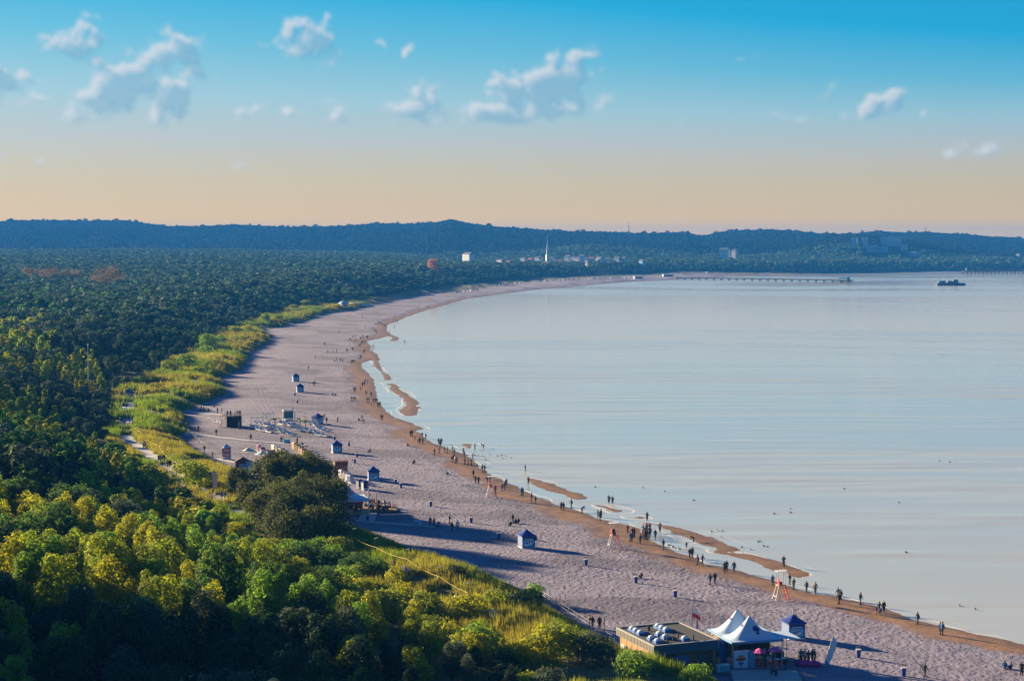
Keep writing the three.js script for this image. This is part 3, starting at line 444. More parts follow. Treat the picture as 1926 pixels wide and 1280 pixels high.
// ---------------------------------------------------------------- beach building at the lower right
{
  const h = 5.7, c = ['', 0].length && [[1160, 1181], [1277, 1170], [1353, 1204], [1230, 1216]].map(([x, y]) => P(x, y, h)), mid = c.reduce((s, p) => s.add(p), V3(0, 0, 0)).multiplyScalar(.25);
  const ez = c[3].clone().sub(c[0]).add(c[2].clone().sub(c[1])).multiplyScalar(.5), L = ez.length(), W = c[1].clone().sub(c[0]).length(), turn = turnTo(ez.x, ez.z), g0 = groundH(mid.x, mid.z) - .3, H = h - g0;
  const o = thing('beach_building', 'flat roofed timber beach building with white roof domes behind the bushes', 'building', V3(mid.x, g0, mid.z), turn), loc = (x, y, hh) => o.worldToLocal(P(x, y, hh));
  o.updateMatrixWorld();
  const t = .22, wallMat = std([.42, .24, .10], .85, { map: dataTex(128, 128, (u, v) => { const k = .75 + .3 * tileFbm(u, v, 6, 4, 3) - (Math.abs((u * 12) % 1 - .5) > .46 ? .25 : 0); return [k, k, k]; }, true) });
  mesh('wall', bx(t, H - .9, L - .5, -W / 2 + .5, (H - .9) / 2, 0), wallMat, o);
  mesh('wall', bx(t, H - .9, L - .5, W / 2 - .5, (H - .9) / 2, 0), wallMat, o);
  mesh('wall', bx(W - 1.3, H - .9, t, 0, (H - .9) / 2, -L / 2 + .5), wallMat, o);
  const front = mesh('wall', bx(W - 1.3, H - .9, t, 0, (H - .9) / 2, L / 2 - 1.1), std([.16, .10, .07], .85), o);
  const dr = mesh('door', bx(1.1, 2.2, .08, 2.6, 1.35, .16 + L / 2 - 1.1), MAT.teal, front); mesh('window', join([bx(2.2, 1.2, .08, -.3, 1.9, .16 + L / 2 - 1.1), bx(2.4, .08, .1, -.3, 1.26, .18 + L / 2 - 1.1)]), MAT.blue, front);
  mesh('roof', bx(W - .16, .3, L - .16, 0, H - .16, 0), MAT.roofing, o);
  mesh('fascia', bx(.1, .95, L, -W / 2 + .05, H - .42, 0), MAT.grey, o);
  mesh('fascia', bx(.1, .95, L, W / 2 - .05, H - .42, 0), MAT.grey, o);
  mesh('fascia', bx(W - .22, 1.15, .1, 0, H - .52, L / 2 - .05), MAT.teal, o);
  mesh('fascia', bx(W - .22, .95, .1, 0, H - .42, -L / 2 + .05), MAT.grey, o);
  mesh('coping', join([bx(.3, .08, L + .1, -W / 2 + .08, H + .1, 0), bx(.3, .08, L + .1, W / 2 - .08, H + .1, 0), bx(W - .2, .08, .3, 0, H + .1, -L / 2 + .08), bx(W - .2, .08, .3, 0, H + .1, L / 2 - .08)]), std([.34, .34, .34], .5), o);
  tag(mesh('cladding', join(Array.from({ length: Math.floor(L / .42) }, (_, i) => bx(.06, .8, .26, -W / 2 - .035, H - .44, -L / 2 + .3 + i * .42))), std([.2, .19, .18], .8), o), null, null, null, 'stuff');
  for (let i = 0; i < 18; i++) mesh('plank', bx(.05, H - 1.1, .5, -W / 2 + .36, (H - 1) / 2, -L / 2 + .75 + i * (L - 1.3) / 17.6), i % 3 ? MAT.plank : MAT.wood, o);
  mesh('window', join([bx(.08, .7, .6, -W / 2 + .32, 1.9, -L * .28)]), MAT.glass, o); mesh('door', bx(.09, 2, .9, -W / 2 + .32, 1.3, -L * .38), MAT.white, o);
  const dome = new THREE.SphereGeometry(.46, 14, 7, 0, Math.PI * 2, 0, Math.PI / 2); dome.scale(1, .62, 1);
  for (const [zx, zy] of [[408, 378], [434, 391], [464, 406], [587, 360], [614, 372], [645, 385], [595, 414], [638, 434], [540, 443], [583, 464], [772, 447]]) { const p = loc(1080 + zx / 3.704, 1080 + zy / 3.704 + 3, h + .02), d = mesh('skylight', dome.clone().translate(p.x, H + .34, p.z), std([.6, .63, .66], .4), o); mesh('kerb', bx(.98, .34, .98, p.x, H + .16, p.z), MAT.blue, d); }
  for (const [zx, zy] of [[515, 392], [526, 392], [725, 443], [830, 455], [650, 466], [690, 462]]) { const p = loc(1080 + zx / 3.704, 1080 + zy / 3.704, h); mesh('vent_pipe', join([cy(.09, .09, .55, p.x, H, p.z, 8), cy(.15, .15, .1, p.x, H + .5, p.z, 8)]), MAT.dark, o); }
  KEEP_OUT.push([mid.x, mid.z, 13]); GRASS_OUT.push([mid.x, mid.z, 5.5]);
}
// flag on the building's far side
{ const p = onLand(1302, 1192), o = thing('flag', 'small white and red flag on a dark pole behind the flat roof', 'flag', p), wave = (y0, y1) => { const g = new THREE.PlaneGeometry(1.5, y1 - y0, 10, 3), q = g.attributes.position; for (let i = 0; i < q.count; i++) { const x = q.getX(i) + .75; q.setZ(i, Math.sin(x * 4.2) * .14 * x); q.setY(i, q.getY(i) - x * x * .32); q.setX(i, x * .72 + .05); } g.translate(0, (y0 + y1) / 2, 0); g.computeVertexNormals(); return g; }; mesh('pole', cy(.05, .035, 3.6, 0, 0, 0, 8), MAT.dark, o); mesh('upper_band', wave(2.95, 3.5), new THREE.MeshStandardMaterial({ color: col(.75, .73, .72), side: THREE.DoubleSide }), o); mesh('lower_band', wave(2.39, 2.948), new THREE.MeshStandardMaterial({ color: col(.6, .04, .06), side: THREE.DoubleSide }), o); }
{ const o = thing('closed_parasol', 'closed dark blue parasol standing behind the flat roof', 'parasol', onLand(1311, 1192)); mesh('pole', cy(.03, .03, 2.6, 0, 0, 0, 6), MAT.steel, o); mesh('cloth', cy(.16, .05, 1.7, 0, .8, 0, 8), MAT.navy, o); }
// blue water tank between building and tent
{ const o = thing('water_tank', 'dark blue cylindrical tank between the flat roofed building and the white tent', 'tank', onLand(1356, 1247)); mesh('tank_body', cy(.95, .95, 2.7, 0, 0, 0, 24), MAT.blue, o); mesh('lid', join([cy(.98, .9, .12, 0, 2.7, 0, 24), cy(.3, .3, .12, 0, 2.82, 0, 12)]), MAT.navy, o); mesh('pipe', rod([.98, 0, .2], [.98, 2.6, .2], .05), MAT.steel, o); }
// twin-peaked tent
const drape = (W, L, eave, peaks, rise) => { const H = (x, z) => { let b = 0; for (const [px, pz, rx, rz] of peaks) { const u = Math.abs(x - px) / rx, v = Math.abs(z - pz) / rz, r = Math.min(1, Math.pow(u ** 3 + v ** 3, 1 / 3)); b = Math.max(b, Math.pow(1 - r, 1.75)); } return eave + rise * b; }; const g = new THREE.PlaneGeometry(W, L, 56, 56); g.rotateX(-Math.PI / 2); const p = g.attributes.position; for (let i = 0; i < p.count; i++) p.setY(i, H(p.getX(i), p.getZ(i))); g.computeVertexNormals(); return { g, H }; };
const sunArt = canvasTex(256, 320, (c, w, h) => { c.fillStyle = '#e9eef2'; c.fillRect(0, 0, w, h); c.fillStyle = '#bfe0f0'; c.fillRect(12, 12, w - 24, h - 24); c.translate(128, 158); for (let i = -4; i <= 4; i++) { c.save(); c.rotate(i * .34); c.fillStyle = i % 2 ? '#e05a24' : '#c8321e'; c.beginPath(); c.moveTo(-13, -46); c.lineTo(0, -112 + Math.abs(i) * 5); c.lineTo(13, -46); c.fill(); c.restore(); } c.fillStyle = '#e88a2a'; c.beginPath(); c.arc(0, 0, 62, Math.PI, 0); c.fill(); c.fillStyle = '#b8321c'; c.beginPath(); c.ellipse(0, 4, 92, 22, 0, 0, 7); c.fill(); c.fillStyle = '#27568e'; c.beginPath(); c.ellipse(-78, -6, 26, 12, .5, 0, 7); c.ellipse(78, -6, 26, 12, -.5, 0, 7); c.fill(); c.fillStyle = '#2c86b8'; for (const s of [-1, 1]) { c.beginPath(); c.ellipse(s * 24, 66, 34, 22, s * .5, 0, 7); c.fill(); } c.fillStyle = '#1f5f96'; c.fillRect(-18, 84, 36, 34); });
{
  const L0 = P(1377, 1208, 5), e = V3(.966, 0, -.26), f = V3(.26, 0, .966), W = 7.0, D = 8.2, c = L0.clone().addScaledVector(e, W / 2).addScaledVector(f, -D / 2), g0 = groundH(c.x, c.z) - .15, H = 5 - g0, turn = turnTo(f.x, f.z);
  const o = thing('marquee', 'large white twin peaked marquee with sun poster and pink parasols in front', 'tent', V3(c.x, g0, c.z), turn), { g, H: HH } = drape(W, D, H, [[-.2, 1.9, 3.5, 2.2], [-.2, -2.1, 3.5, 2.0]], 2.9);
  const roof = mesh('canopy', g, MAT.fabric, o);
  mesh('valance', join([bx(W + .1, .3, .03, 0, H - .12, D / 2 + .02), bx(W + .1, .3, .03, 0, H - .12, -D / 2 - .02), bx(.03, .3, D, W / 2 + .02, H - .12, 0), bx(.03, .3, D, -W / 2 - .02, H - .12, 0)]), std([.1, .26, .5], .7), roof);
  const logo = (x, z, rx, rz, nm) => { const q = new THREE.CircleGeometry(1, 20); q.rotateX(-Math.PI / 2); const p = q.attributes.position; for (let i = 0; i < p.count; i++) { const a = p.getX(i) * rx + x, b = p.getZ(i) * rz + z; p.setXYZ(i, a, HH(a, b) + .03, b); } q.computeVertexNormals(); mesh(nm, q, std([.06, .05, .22], .7, { side: THREE.DoubleSide }), roof); };
  logo(.35, 2.75, .5, .22, 'emblem'); logo(.45, 3.1, .26, .12, 'emblem'); logo(-1.25, 1.9, .16, .3, 'emblem'); logo(.95, -2, .12, .25, 'emblem'); logo(-1.2, -2, .12, .28, 'emblem');
  for (const [x, z] of [[-1, -1], [1, -1], [-1, 1], [1, 1], [-1, 0], [1, 0]]) mesh('pole', cy(.06, .06, H - .05, x * (W / 2 - .12), 0, z * (D / 2 - .12), 8), MAT.white, o);
  mesh('side_wall', bx(.08, H - .5, D - .5, -W / 2 + .3, (H - .5) / 2, 0), MAT.wood, o); mesh('side_wall', bx(W - .5, H - .5, .08, 0, (H - .5) / 2, -D / 2 + .3), MAT.wood, o); mesh('back_bar', bx(W - 2.6, H - .4, .1, 1, (H - .4) / 2, .6), MAT.dark, o);
  const counter = mesh('counter', join([bx(2.6, 1.0, .6, .9, .5, 2.4)]), std([.3, .18, .1], .7), o); mesh('counter_top', bx(2.8, .08, .8, .9, 1.05, 2.4), MAT.cream, counter);
  const pb = mesh('poster_board', bx(1.95, 2.35, .1, -W / 2 + 1.25, 1.3, D / 2 - .1), MAT.white, o); const art = new THREE.PlaneGeometry(1.8, 2.2); art.translate(-W / 2 + 1.25, 1.3, D / 2 - .04); mesh('poster', art, std([1, 1, 1], .6, { map: sunArt }), pb);
  mesh('door_panel', bx(.85, 2.3, .08, -W / 2 + 2.75, 1.25, D / 2 - .1), MAT.sky, o);
  for (let i = 0; i < 5; i++) mesh('hanging_banner', bx(.3, .9, .04, 1.2 + i * .5 - .9, 1.9, D / 2 - .8), [MAT.wood, MAT.dark, MAT.tan, MAT.maroon, MAT.sky][i], o);
  const awn = thing('awning', 'flat white awning with thin posts at the right side of the marquee', 'awning', o.localToWorld(V3(W / 2 + 1.4, 0, .4)), turn); o.updateMatrixWorld(); awn.position.copy(o.localToWorld(V3(W / 2 + 1.35, 0, 1.6)));
  mesh('sheet', bx(2.5, .06, 4.2, 0, H - .1, 0, 0, 0, -.05), MAT.fabric, awn); for (const x of [-1, 1]) for (const z of [-1.9, 1.9]) mesh('post', cy(.04, .04, H - .12, x * 1.1, 0, z, 6), MAT.steel, awn); mesh('screen', bx(.05, 1.6, 3.6, -.9, .9, 0), std([.2, .13, .1], .8), awn); mesh('rail', join([bx(2.2, .06, .06, 0, .95, 1.95), bx(2.2, .06, .06, 0, .5, 1.95)]), MAT.wood, awn);
  KEEP_OUT.push([c.x, c.z, 12]);
}
// deck with its boards
{
  const A = P(1380, 1272, 2.5), B = P(1508, 1273, 2.5), e = B.clone().sub(A), W = e.length(); e.normalize(); const back = V3(e.z, 0, -e.x), D = 4.4, c = A.clone().addScaledVector(e, W / 2).addScaledVector(back, D / 2), o = thing('deck', 'pale boarded deck in front of the marquee', 'deck', V3(c.x, Math.max(groundH(c.x, c.z), 1.9) + .08, c.z), turnTo(-back.x, -back.z));
  for (let i = 0; i < 16; i++) mesh('board', bx(W, .06, D / 16 - .02, 0, .2 + (i % 3) * .004, -D / 2 + (i + .5) * D / 16), [MAT.deck, MAT.paving, MAT.grey][(i * 7) % 3], o);
  mesh('frame', join([bx(W, .22, .1, 0, .05, D / 2 + .06), bx(W, .22, .1, 0, .05, -D / 2 - .06), bx(.1, .22, D, W / 2 - .06, .05, 0), bx(.1, .22, D, -W / 2 + .06, .05, 0)]), MAT.white, o);
}
// pink parasols, stools, bar tables, bean bags
function makeParasol() { const o = new THREE.Group(); mesh('pole', cy(.03, .03, 2.2, 0, 0, 0, 6), MAT.white, o); const g = new THREE.ConeGeometry(1.0, .5, 8, 1, true); g.translate(0, 2.05, 0); const c = mesh('cloth', g, new THREE.MeshStandardMaterial({ color: col(.75, .10, .32), roughness: .8, side: THREE.DoubleSide, flatShading: true }), o); mesh('base', cy(.3, .26, .1, 0, 0, 0, 12), MAT.dark, o); return o; }
const parasol = makeParasol();
[[1429, 1252, 'pink open parasol on the left before the marquee counter'], [1458, 1249, 'pink open parasol on the right before the marquee counter']].forEach(([x, y, label], i) => { const p = P(x, y, 2.35), o = i ? dup(parasol, 'parasol', label, p, .3) : (parasol.position.copy(p), parasol.name = numbered('parasol'), scene.add(parasol), parasol); tag(o, label, 'parasol', 'pink parasols'); });
function makeTable() { const o = new THREE.Group(); mesh('tabletop', cy(.4, .4, .05, 0, 1.06, 0, 14), MAT.white, o); mesh('leg', cy(.04, .04, 1.05, 0, 0, 0, 8), MAT.steel, o); mesh('base', cy(.3, .28, .04, 0, 0, 0, 12), MAT.steel, o); return o; }
const barTable = makeTable();
[[1446, 1254, 'tall round white bar table left of the right pink parasol'], [1462, 1255, 'tall round white bar table right of the right pink parasol'], [1475, 1253, 'tall round white bar table at the right corner of the marquee']].forEach(([x, y, label], i) => { const p = P(x, y, 2.35), o = i ? dup(barTable, 'bar_table', label, p, 0) : (barTable.position.copy(p), barTable.name = numbered("bar_table"), scene.add(barTable), barTable); tag(o, label, 'table', 'white bar tables'); });
function makeStool() { const o = new THREE.Group(); mesh('seat', cy(.22, .22, .08, 0, .74, 0, 12), MAT.red, o); for (let i = 0; i < 4; i++) { const a = i * Math.PI / 2 + .78; mesh('leg', rod([Math.cos(a) * .25, 0, Math.sin(a) * .25], [Math.cos(a) * .14, .74, Math.sin(a) * .14], .02, 5), MAT.red, o); } mesh('backrest', bx(.4, .3, .04, 0, 1.02, -.2), MAT.red, o); return o; }
const stool = makeStool();
[[1426, 1257, 'leftmost red bar stool under the left pink parasol'], [1432, 1258, 'second red bar stool under the left pink parasol'], [1452, 1259, 'red bar stool between two white bar tables'], [1457, 1262, 'front red bar stool below the right pink parasol'], [1468, 1259, 'rightmost red bar stool beside the white bar tables']].forEach(([x, y, label], i) => { const p = P(x, y, 2.35), o = i ? dup(stool, 'bar_stool', label, p, i) : (stool.position.copy(p), stool.name = numbered('bar_stool'), scene.add(stool), stool); tag(o, label, 'stool', 'red bar stools'); });
{ const g = new THREE.SphereGeometry(.62, 14, 10), q = g.attributes.position; for (let i = 0; i < q.count; i++) { const y = q.getY(i); q.setY(i, y > 0 ? y * .75 : y * .45); q.setX(i, q.getX(i) * (1 + .1 * Math.sin(y * 7))); } g.translate(0, .26, 0); g.computeVertexNormals(); [1502, 1509, 1516, 1523, 1530, 1537].forEach((x, i) => { const m = mesh(numbered('bean_bag'), g, MAT.magenta); m.position.copy(onLand(x, 1250 + (i % 2) * 2 + i * .3)); m.rotation.y = i; tag(m, ['leftmost', 'second', 'third', 'fourth', 'fifth', 'rightmost'][i] + ' magenta bean bag in the row right of the marquee', 'bean bag', 'magenta bean bags'); scene.add(m); }); }
// feather flags
const blade = (w, h, bow) => { const pts = []; for (let i = 0; i <= 14; i++) { const t = i / 14; pts.push([bow * Math.sin(t * Math.PI) * .5, t * h, w * Math.sqrt(Math.max(.02, 1 - Math.pow(Math.abs(t * 2 - 1), 5)))]); } const pos = [], idx = []; pts.forEach(([x, y, ww], i) => { pos.push(x, y, 0, x + ww, y - .15, Math.sin(i * .7) * .06); if (i) { const a = i * 2 - 2; idx.push(a, a + 1, a + 2, a + 1, a + 3, a + 2); } }); const g = new THREE.BufferGeometry(); g.setAttribute('position', new THREE.Float32BufferAttribute(pos, 3)); g.setIndex(idx); g.computeVertexNormals(); return g; };
{ const o = thing('feather_flag', 'tilted pale blue and white feather flag planted in the sand right of the marquee', 'flag', onLand(1549, 1252), .2); o.rotation.z = -.32; mesh('pole', cy(.04, .02, 4.2, 0, 0, 0, 6), MAT.steel, o); mesh('cloth', blade(.75, 3.5, .12).translate(.04, .55, 0), new THREE.MeshStandardMaterial({ color: col(.62, .72, .8), side: THREE.DoubleSide, roughness: .7 }), o); mesh('lower_cloth', blade(.72, .9, .02).translate(.05, -.1, .03), new THREE.MeshStandardMaterial({ color: col(.06, .32, .62), side: THREE.DoubleSide, roughness: .7 }), o); }
{ const o = thing('feather_flag', 'pink and white feather flag rising beside the promenade lamps', 'flag', onLand(400, 935), .2); mesh('pole', cy(.04, .02, 5.6, 0, 0, 0, 6), MAT.steel, o); mesh('cloth', blade(.95, 3.6, -.1).translate(.03, 1.9, 0), new THREE.MeshStandardMaterial({ color: col(.8, .5, .42), side: THREE.DoubleSide, roughness: .7 }), o); }
{ const o = thing('ice_cream_chest', 'turquoise chest with white ends below the blue tank', 'chest', P(1361, 1262, 2.1), .3); mesh('chest_body', bx(1.5, .8, .8, 0, .4, 0), MAT.turquoise, o); mesh('end_panel', bx(.14, .84, .84, -.8, .42, 0), MAT.white, o); mesh('lid', bx(1.6, .08, .86, 0, .85, 0), std([.2, .5, .5], .4), o); }

// ---------------------------------------------------------------- lamp posts and the yellow rope
function makeLamp(h) { const o = new THREE.Group(); mesh('post', cy(.06, .05, h, 0, -.2, 0, 8), MAT.dark, o); mesh('lamp_head', bx(.7, .07, .26, .12, h - .18, 0, 0, 0, .22), MAT.steel, o); mesh('bracket', bx(.24, .06, .1, .02, h - .26, 0, 0, 0, .2), MAT.dark, o); return o; }
const lamp = makeLamp(3.4); let lampSet = false;
const lampAt = (x, y, label, top = true) => { const p = top ? (() => { let h = 8; for (let i = 0; i < 5; i++) { const q = P(x, y, h); h = groundH(q.x, q.z) + 3.2; } const q = P(x, y, h); q.y = groundH(q.x, q.z); return q; })() : onLand(x, y); const o = lampSet ? dup(lamp, 'lamp_post', label, p, .5) : (lampSet = true, lamp.position.copy(p), lamp.rotation.y = .5, lamp.name = numbered('lamp_post'), scene.add(lamp), lamp); tag(o, label, 'lamp post', 'lamp posts along the dune'); KEEP_OUT.push([p.x, p.z, 3.4]); return p; };
function rope(label, pts) { const parts = []; for (let i = 1; i < pts.length; i++) { const a = pts[i - 1], b = pts[i], m = a.clone().lerp(b, .5); m.y -= a.distanceTo(b) * .045; parts.push(new THREE.TubeGeometry(new THREE.QuadraticBezierCurve3(a, m, b), 14, .035, 6)); } const o = mesh(numbered('rope'), join(parts), MAT.rope); tag(o, label, 'rope'); scene.add(o); }
{
  const lift = (p, k = 1.75) => V3(p.x, p.y + k, p.z);
  const A = [[665, 994, 'lamp post at the right edge of the big dark tree'], [706, 1012, 'second lamp post along the dune rope right of the big tree'], [765, 1033, 'middle lamp post of the five along the dune rope'], [827, 1066, 'lamp post with a bright flat head, fourth along the dune rope'], [881, 1096, 'last lamp post at the lower end of the dune rope']].map((a) => lampAt(...a));
  rope('sagging yellow rope hung between lamp posts along the front dune', A.map((p) => lift(p)));
  const B = [[262, 800, 'lamp post at the upper end of the promenade rope'], [297, 826, 'second lamp post along the promenade rope'], [327, 855, 'third lamp post along the promenade rope'], [342, 862, 'lamp post with a round head by the promenade benches']].map((a) => lampAt(...a));
  const gate0 = onLand(219, 800), gate1 = onLand(246, 806);
  rope('yellow rope strung along the promenade from gate to lamp posts', [lift(gate0, 1.5), lift(gate1, 1.4), ...B.map((p) => lift(p)), lift(lampAt(350, 885, 'lamp post half hidden by bushes at the promenade bend'))]);
  const C = [lampAt(395, 888, 'lamp post just left of the pink feather flag'), lampAt(433, 899, 'lamp post with a bright head left of the big tree')];
  rope('short yellow rope between two lamp posts by the pink feather flag', C.map((p) => lift(p)));
  lampAt(1137, 1158, 'lamp post beside three people at the fence end'); lampAt(1337, 1196, 'thin lamp post before the front wall of the flat roofed building');
}
{ const o = thing('mast', 'tall thin white pole rising from the dark wood', 'pole', onLand(166, 742)); mesh('pole', cy(.16, .09, 17, 0, 0, 0, 8), MAT.white, o); mesh('cap', cy(.3, .3, .4, 0, 17, 0, 8), MAT.white, o); }
// gate of the promenade
{ const o = thing('gate_hut', 'small grey roofed hut at the upper end of the promenade', 'hut', onLand(240, 752), .1); mesh('wall', bx(3.2, 2.4, 2.2, .4, 1.2, 0), MAT.tan, o); const r = new THREE.CylinderGeometry(.01, 2.7, 1.3, 4); r.rotateY(Math.PI / 4); r.scale(1.05, 1, .8); r.translate(.4, 3.05, 0); mesh('roof', r, std([.16, .17, .2], .8), o); mesh('door', bx(.9, 1.9, .06, .2, .95, 1.13), MAT.cream, o); mesh('gate_post', join([cy(.1, .1, 3, -2.6, 0, .5, 8), cy(.1, .1, 3, 2.9, 0, .5, 8)]), MAT.white, o); KEEP_OUT.push([o.position.x, o.position.z, 7]); }
// benches on the dune path
function makeBench() { const o = new THREE.Group(); for (let i = 0; i < 5; i++) mesh('slat', bx(1.9, .05, .12, 0, .46, -.3 + i * .15), MAT.cream, o); for (let i = 0; i < 3; i++) mesh('slat', bx(1.9, .12, .04, 0, .62 + i * .16, -.4 - i * .05), MAT.cream, o); for (const s of [-1, 1]) mesh('leg', join([bx(.08, .46, .6, s * .75, .22, 0)]), MAT.steel, o); return o; }
const bench = makeBench();
[[766, 1082, 'slatted pale bench on the dune with someone in blue on it', 1.2], [934, 1166, 'slatted pale bench half hidden in the dune shrubs', 1.1], [335, 880, 'slatted pale bench beside the promenade lamps', .6]].forEach(([x, y, label, t], i) => { const p = onLand(x, y); p.y += .2; const o = i ? dup(bench, 'bench', label, p, t, null, 1.2) : (bench.position.copy(p), bench.rotation.y = t, bench.scale.setScalar(1.2), bench.name = numbered('bench'), scene.add(bench), bench); tag(o, label, 'bench', 'slatted benches'); KEEP_OUT.push([p.x, p.z, 5]); const q = onLand(x, y + 24); KEEP_OUT.push([q.x, q.z, 4.5]); });
// wire fences
function fence(label, pts, step, pm = MAT.grey, wm = MAT.steel, wr = .014) { const w = pts.map(([x, y]) => onLand(x, y)), c = new THREE.CatmullRomCurve3(w), n = Math.round(c.getLength() / step), o = thing('fence', label, 'fence', w[0].clone()), at = []; for (let i = 0; i <= n; i++) { const p = c.getPoint(i / n); p.y = groundH(p.x, p.z); p.sub(w[0]); at.push(p); mesh('post', cy(.05, .05, 1.3, p.x, p.y - .1, p.z, 6), pm, o); } for (const h of [.55, 1.05]) mesh('wire', join(at.slice(1).map((p, i) => rod([at[i].x, at[i].y + h, at[i].z], [p.x, p.y + h, p.z], wr, 4))), wm, o); }
fence('low wire fence with grey posts at the foot of the lower dune', [[1006, 1120], [1032, 1132], [1075, 1160], [1118, 1188], [1150, 1208]], 2.2);
fence('low wire fence with grey posts along the sand left of the beach bar', [[352, 812], [372, 830], [392, 846], [420, 868]], 3);
fence('low post fence between the thin boardwalk and the dark bar', [[388, 790], [400, 795], [416, 799]], 2.5);
fence('white railing along the left edge of the upper promenade', [[236, 748], [229, 765], [225, 790], [224, 812]], 2.4, MAT.white, MAT.white, .05);
fence('white railing along the right edge of the upper promenade', [[254, 748], [250, 765], [247, 785]], 2.4, MAT.white, MAT.white, .05);

// ---------------------------------------------------------------- middle white tent and its terrace
{
  const c = P(651, 956, 2.2), g0 = groundH(c.x, c.z), o = thing('pavilion_tent', 'single peaked white pavilion tent with wooden walls right of the big tree', 'tent', V3(c.x, g0, c.z), .25), W = 8.2, Hh = 2.9;
  const { g, H: HH } = drape(W, W, Hh, [[0, 0, W / 2, W / 2]], 2.9), roof = mesh('canopy', g, MAT.fabric, o);
  mesh('valance', join([bx(W + .1, .3, .03, 0, Hh - .13, W / 2 + .02), bx(W + .1, .3, .03, 0, Hh - .13, -W / 2 - .02), bx(.03, .3, W, W / 2 + .02, Hh - .13, 0), bx(.03, .3, W, -W / 2 - .02, Hh - .13, 0)]), MAT.white, roof);
  { const q = new THREE.CircleGeometry(1, 18); q.rotateX(-Math.PI / 2); const p = q.attributes.position; for (let i = 0; i < p.count; i++) { const a = p.getX(i) * .6, b = p.getZ(i) * .3 + 1.3; p.setXYZ(i, a, HH(a, b) + .03, b); } q.computeVertexNormals(); mesh('emblem', q, std([.08, .2, .4], .7, { side: THREE.DoubleSide }), roof); }
  for (let i = 0; i < 6; i++) for (const s of [-1, 1]) mesh('pole', cy(.08, .08, Hh - .05, -W / 2 + .15 + i * (W - .3) / 5, 0, s * (W / 2 - .15), 8), i % 5 ? MAT.plank : MAT.white, o);
  for (let i = 0; i < 5; i++) { mesh('wall_panel', bx(1.4, i === 3 ? .7 : 1.15, .07, -W / 2 + .95 + i * 1.57, i === 3 ? .35 : .58, W / 2 - .15), i % 2 ? MAT.plank : MAT.tan, o); }
  mesh('wall', join([bx(.08, 2.4, W - .4, -W / 2 + .2, 1.2, 0), bx(W - .4, 2.4, .08, 0, 1.2, -W / 2 + .2)]), MAT.wood, o); mesh('bar_counter', bx(4, 1.1, .7, .3, .55, -1.2), MAT.maroon, o); mesh('red_banner', bx(2.4, .5, .05, 1.6, 2.35, W / 2 - .3), MAT.red, o);
}
{ const o = thing('terrace', 'wooden terrace floor full of dark tables right of the white pavilion tent', 'terrace', onLand(713, 960), .25); for (let i = 0; i < 14; i++) mesh('board', bx(.48, .06, 7.4, -3.4 + i * .52, .16, -1.2), i % 2 ? MAT.plank : MAT.wood, o); mesh('frame', join([bx(7.4, .2, .1, 0, .04, 2.52), bx(.1, .2, 7.4, 3.6, .04, -1.2)]), MAT.dark, o);
  for (let i = 0; i < 9; i++) mesh('railing', join([bx(.05, .9, .05, 3.5, .6, -4.6 + i * .85)]), MAT.dark, o); }
function makeCafe() { const o = new THREE.Group(); mesh('tabletop', bx(.8, .05, .8, 0, .74, 0), MAT.dark, o); mesh('leg', cy(.05, .05, .72, 0, 0, 0, 6), MAT.black, o); for (const s of [-1, 1]) { const c = mesh('bench_seat', join([bx(.5, .06, .5, s * .75, .45, 0), bx(.06, .5, .5, s * 1.0, .7, 0), bx(.04, .45, .04, s * .55, .22, .2), bx(.04, .45, .04, s * .55, .22, -.2), bx(.04, .45, .04, s * .95, .22, .2), bx(.04, .45, .04, s * .95, .22, -.2)]), s < 0 ? MAT.maroon : MAT.dark, o); } return o; }
const cafe = makeCafe();
[[694, 957], [702, 958], [711, 959], [720, 961], [728, 960], [698, 950], [708, 951], [717, 953], [726, 954]].forEach(([x, y], i) => { const p = onLand(x, y, .2), label = `${['first', 'second', 'third', 'fourth', 'fifth'][i < 5 ? i : i - 5]} dark cafe table from the left in the ${i < 5 ? 'front' : 'back'} terrace row`, o = i ? dup(cafe, 'cafe_table', label, p, i * .9) : (cafe.position.copy(p), cafe.name = numbered('cafe_table'), scene.add(cafe), cafe); tag(o, label, 'table', 'dark cafe tables on the terrace'); });
function closedParasol(label, x, y, h) { const o = thing('closed_parasol', label, 'parasol', onLand(x, y, .15), 0, 'closed white parasols'); mesh('pole', cy(.04, .04, h, 0, 0, 0, 6), MAT.steel, o); mesh('cloth', cy(.2, .06, h * .62, 0, h * .36, 0, 10), MAT.white, o); mesh('base', cy(.35, .3, .12, 0, 0, 0, 10), MAT.dark, o); }
closedParasol('tall closed white parasol at the left of the terrace', 693, 950, 3.4); closedParasol('tall closed white parasol in the middle of the terrace', 708, 957, 3.5);
{ const o = thing('blue_crate', 'pale blue crate standing on the long boardwalk', 'crate', onLand(787, 989, .16), .15); mesh('crate_body', bx(1.5, .8, .9, 0, .4, 0), MAT.sky, o); mesh('lid', bx(1.6, .1, 1.0, 0, .85, 0), std([.3, .5, .65], .5), o); mesh('panel', bx(.4, .5, .03, .3, .42, .465), MAT.white, o); }
{ const o = thing('deck_chair', 'dark folded deck chair lying at the right end of the boardwalk', 'deck chair', onLand(823, 992), .8); mesh('frame', join([rod([-.5, 0, -.3], [.5, 1.1, -.3], .04), rod([-.5, 0, .3], [.5, 1.1, .3], .04), rod([.5, 0, -.3], [0, .6, -.3], .04), rod([.5, 0, .3], [0, .6, .3], .04)]), MAT.dark, o); const g = bx(1.35, .05, .6, 0, .58, 0, 0, 0, .83); mesh('cloth', g, MAT.teal, o); }
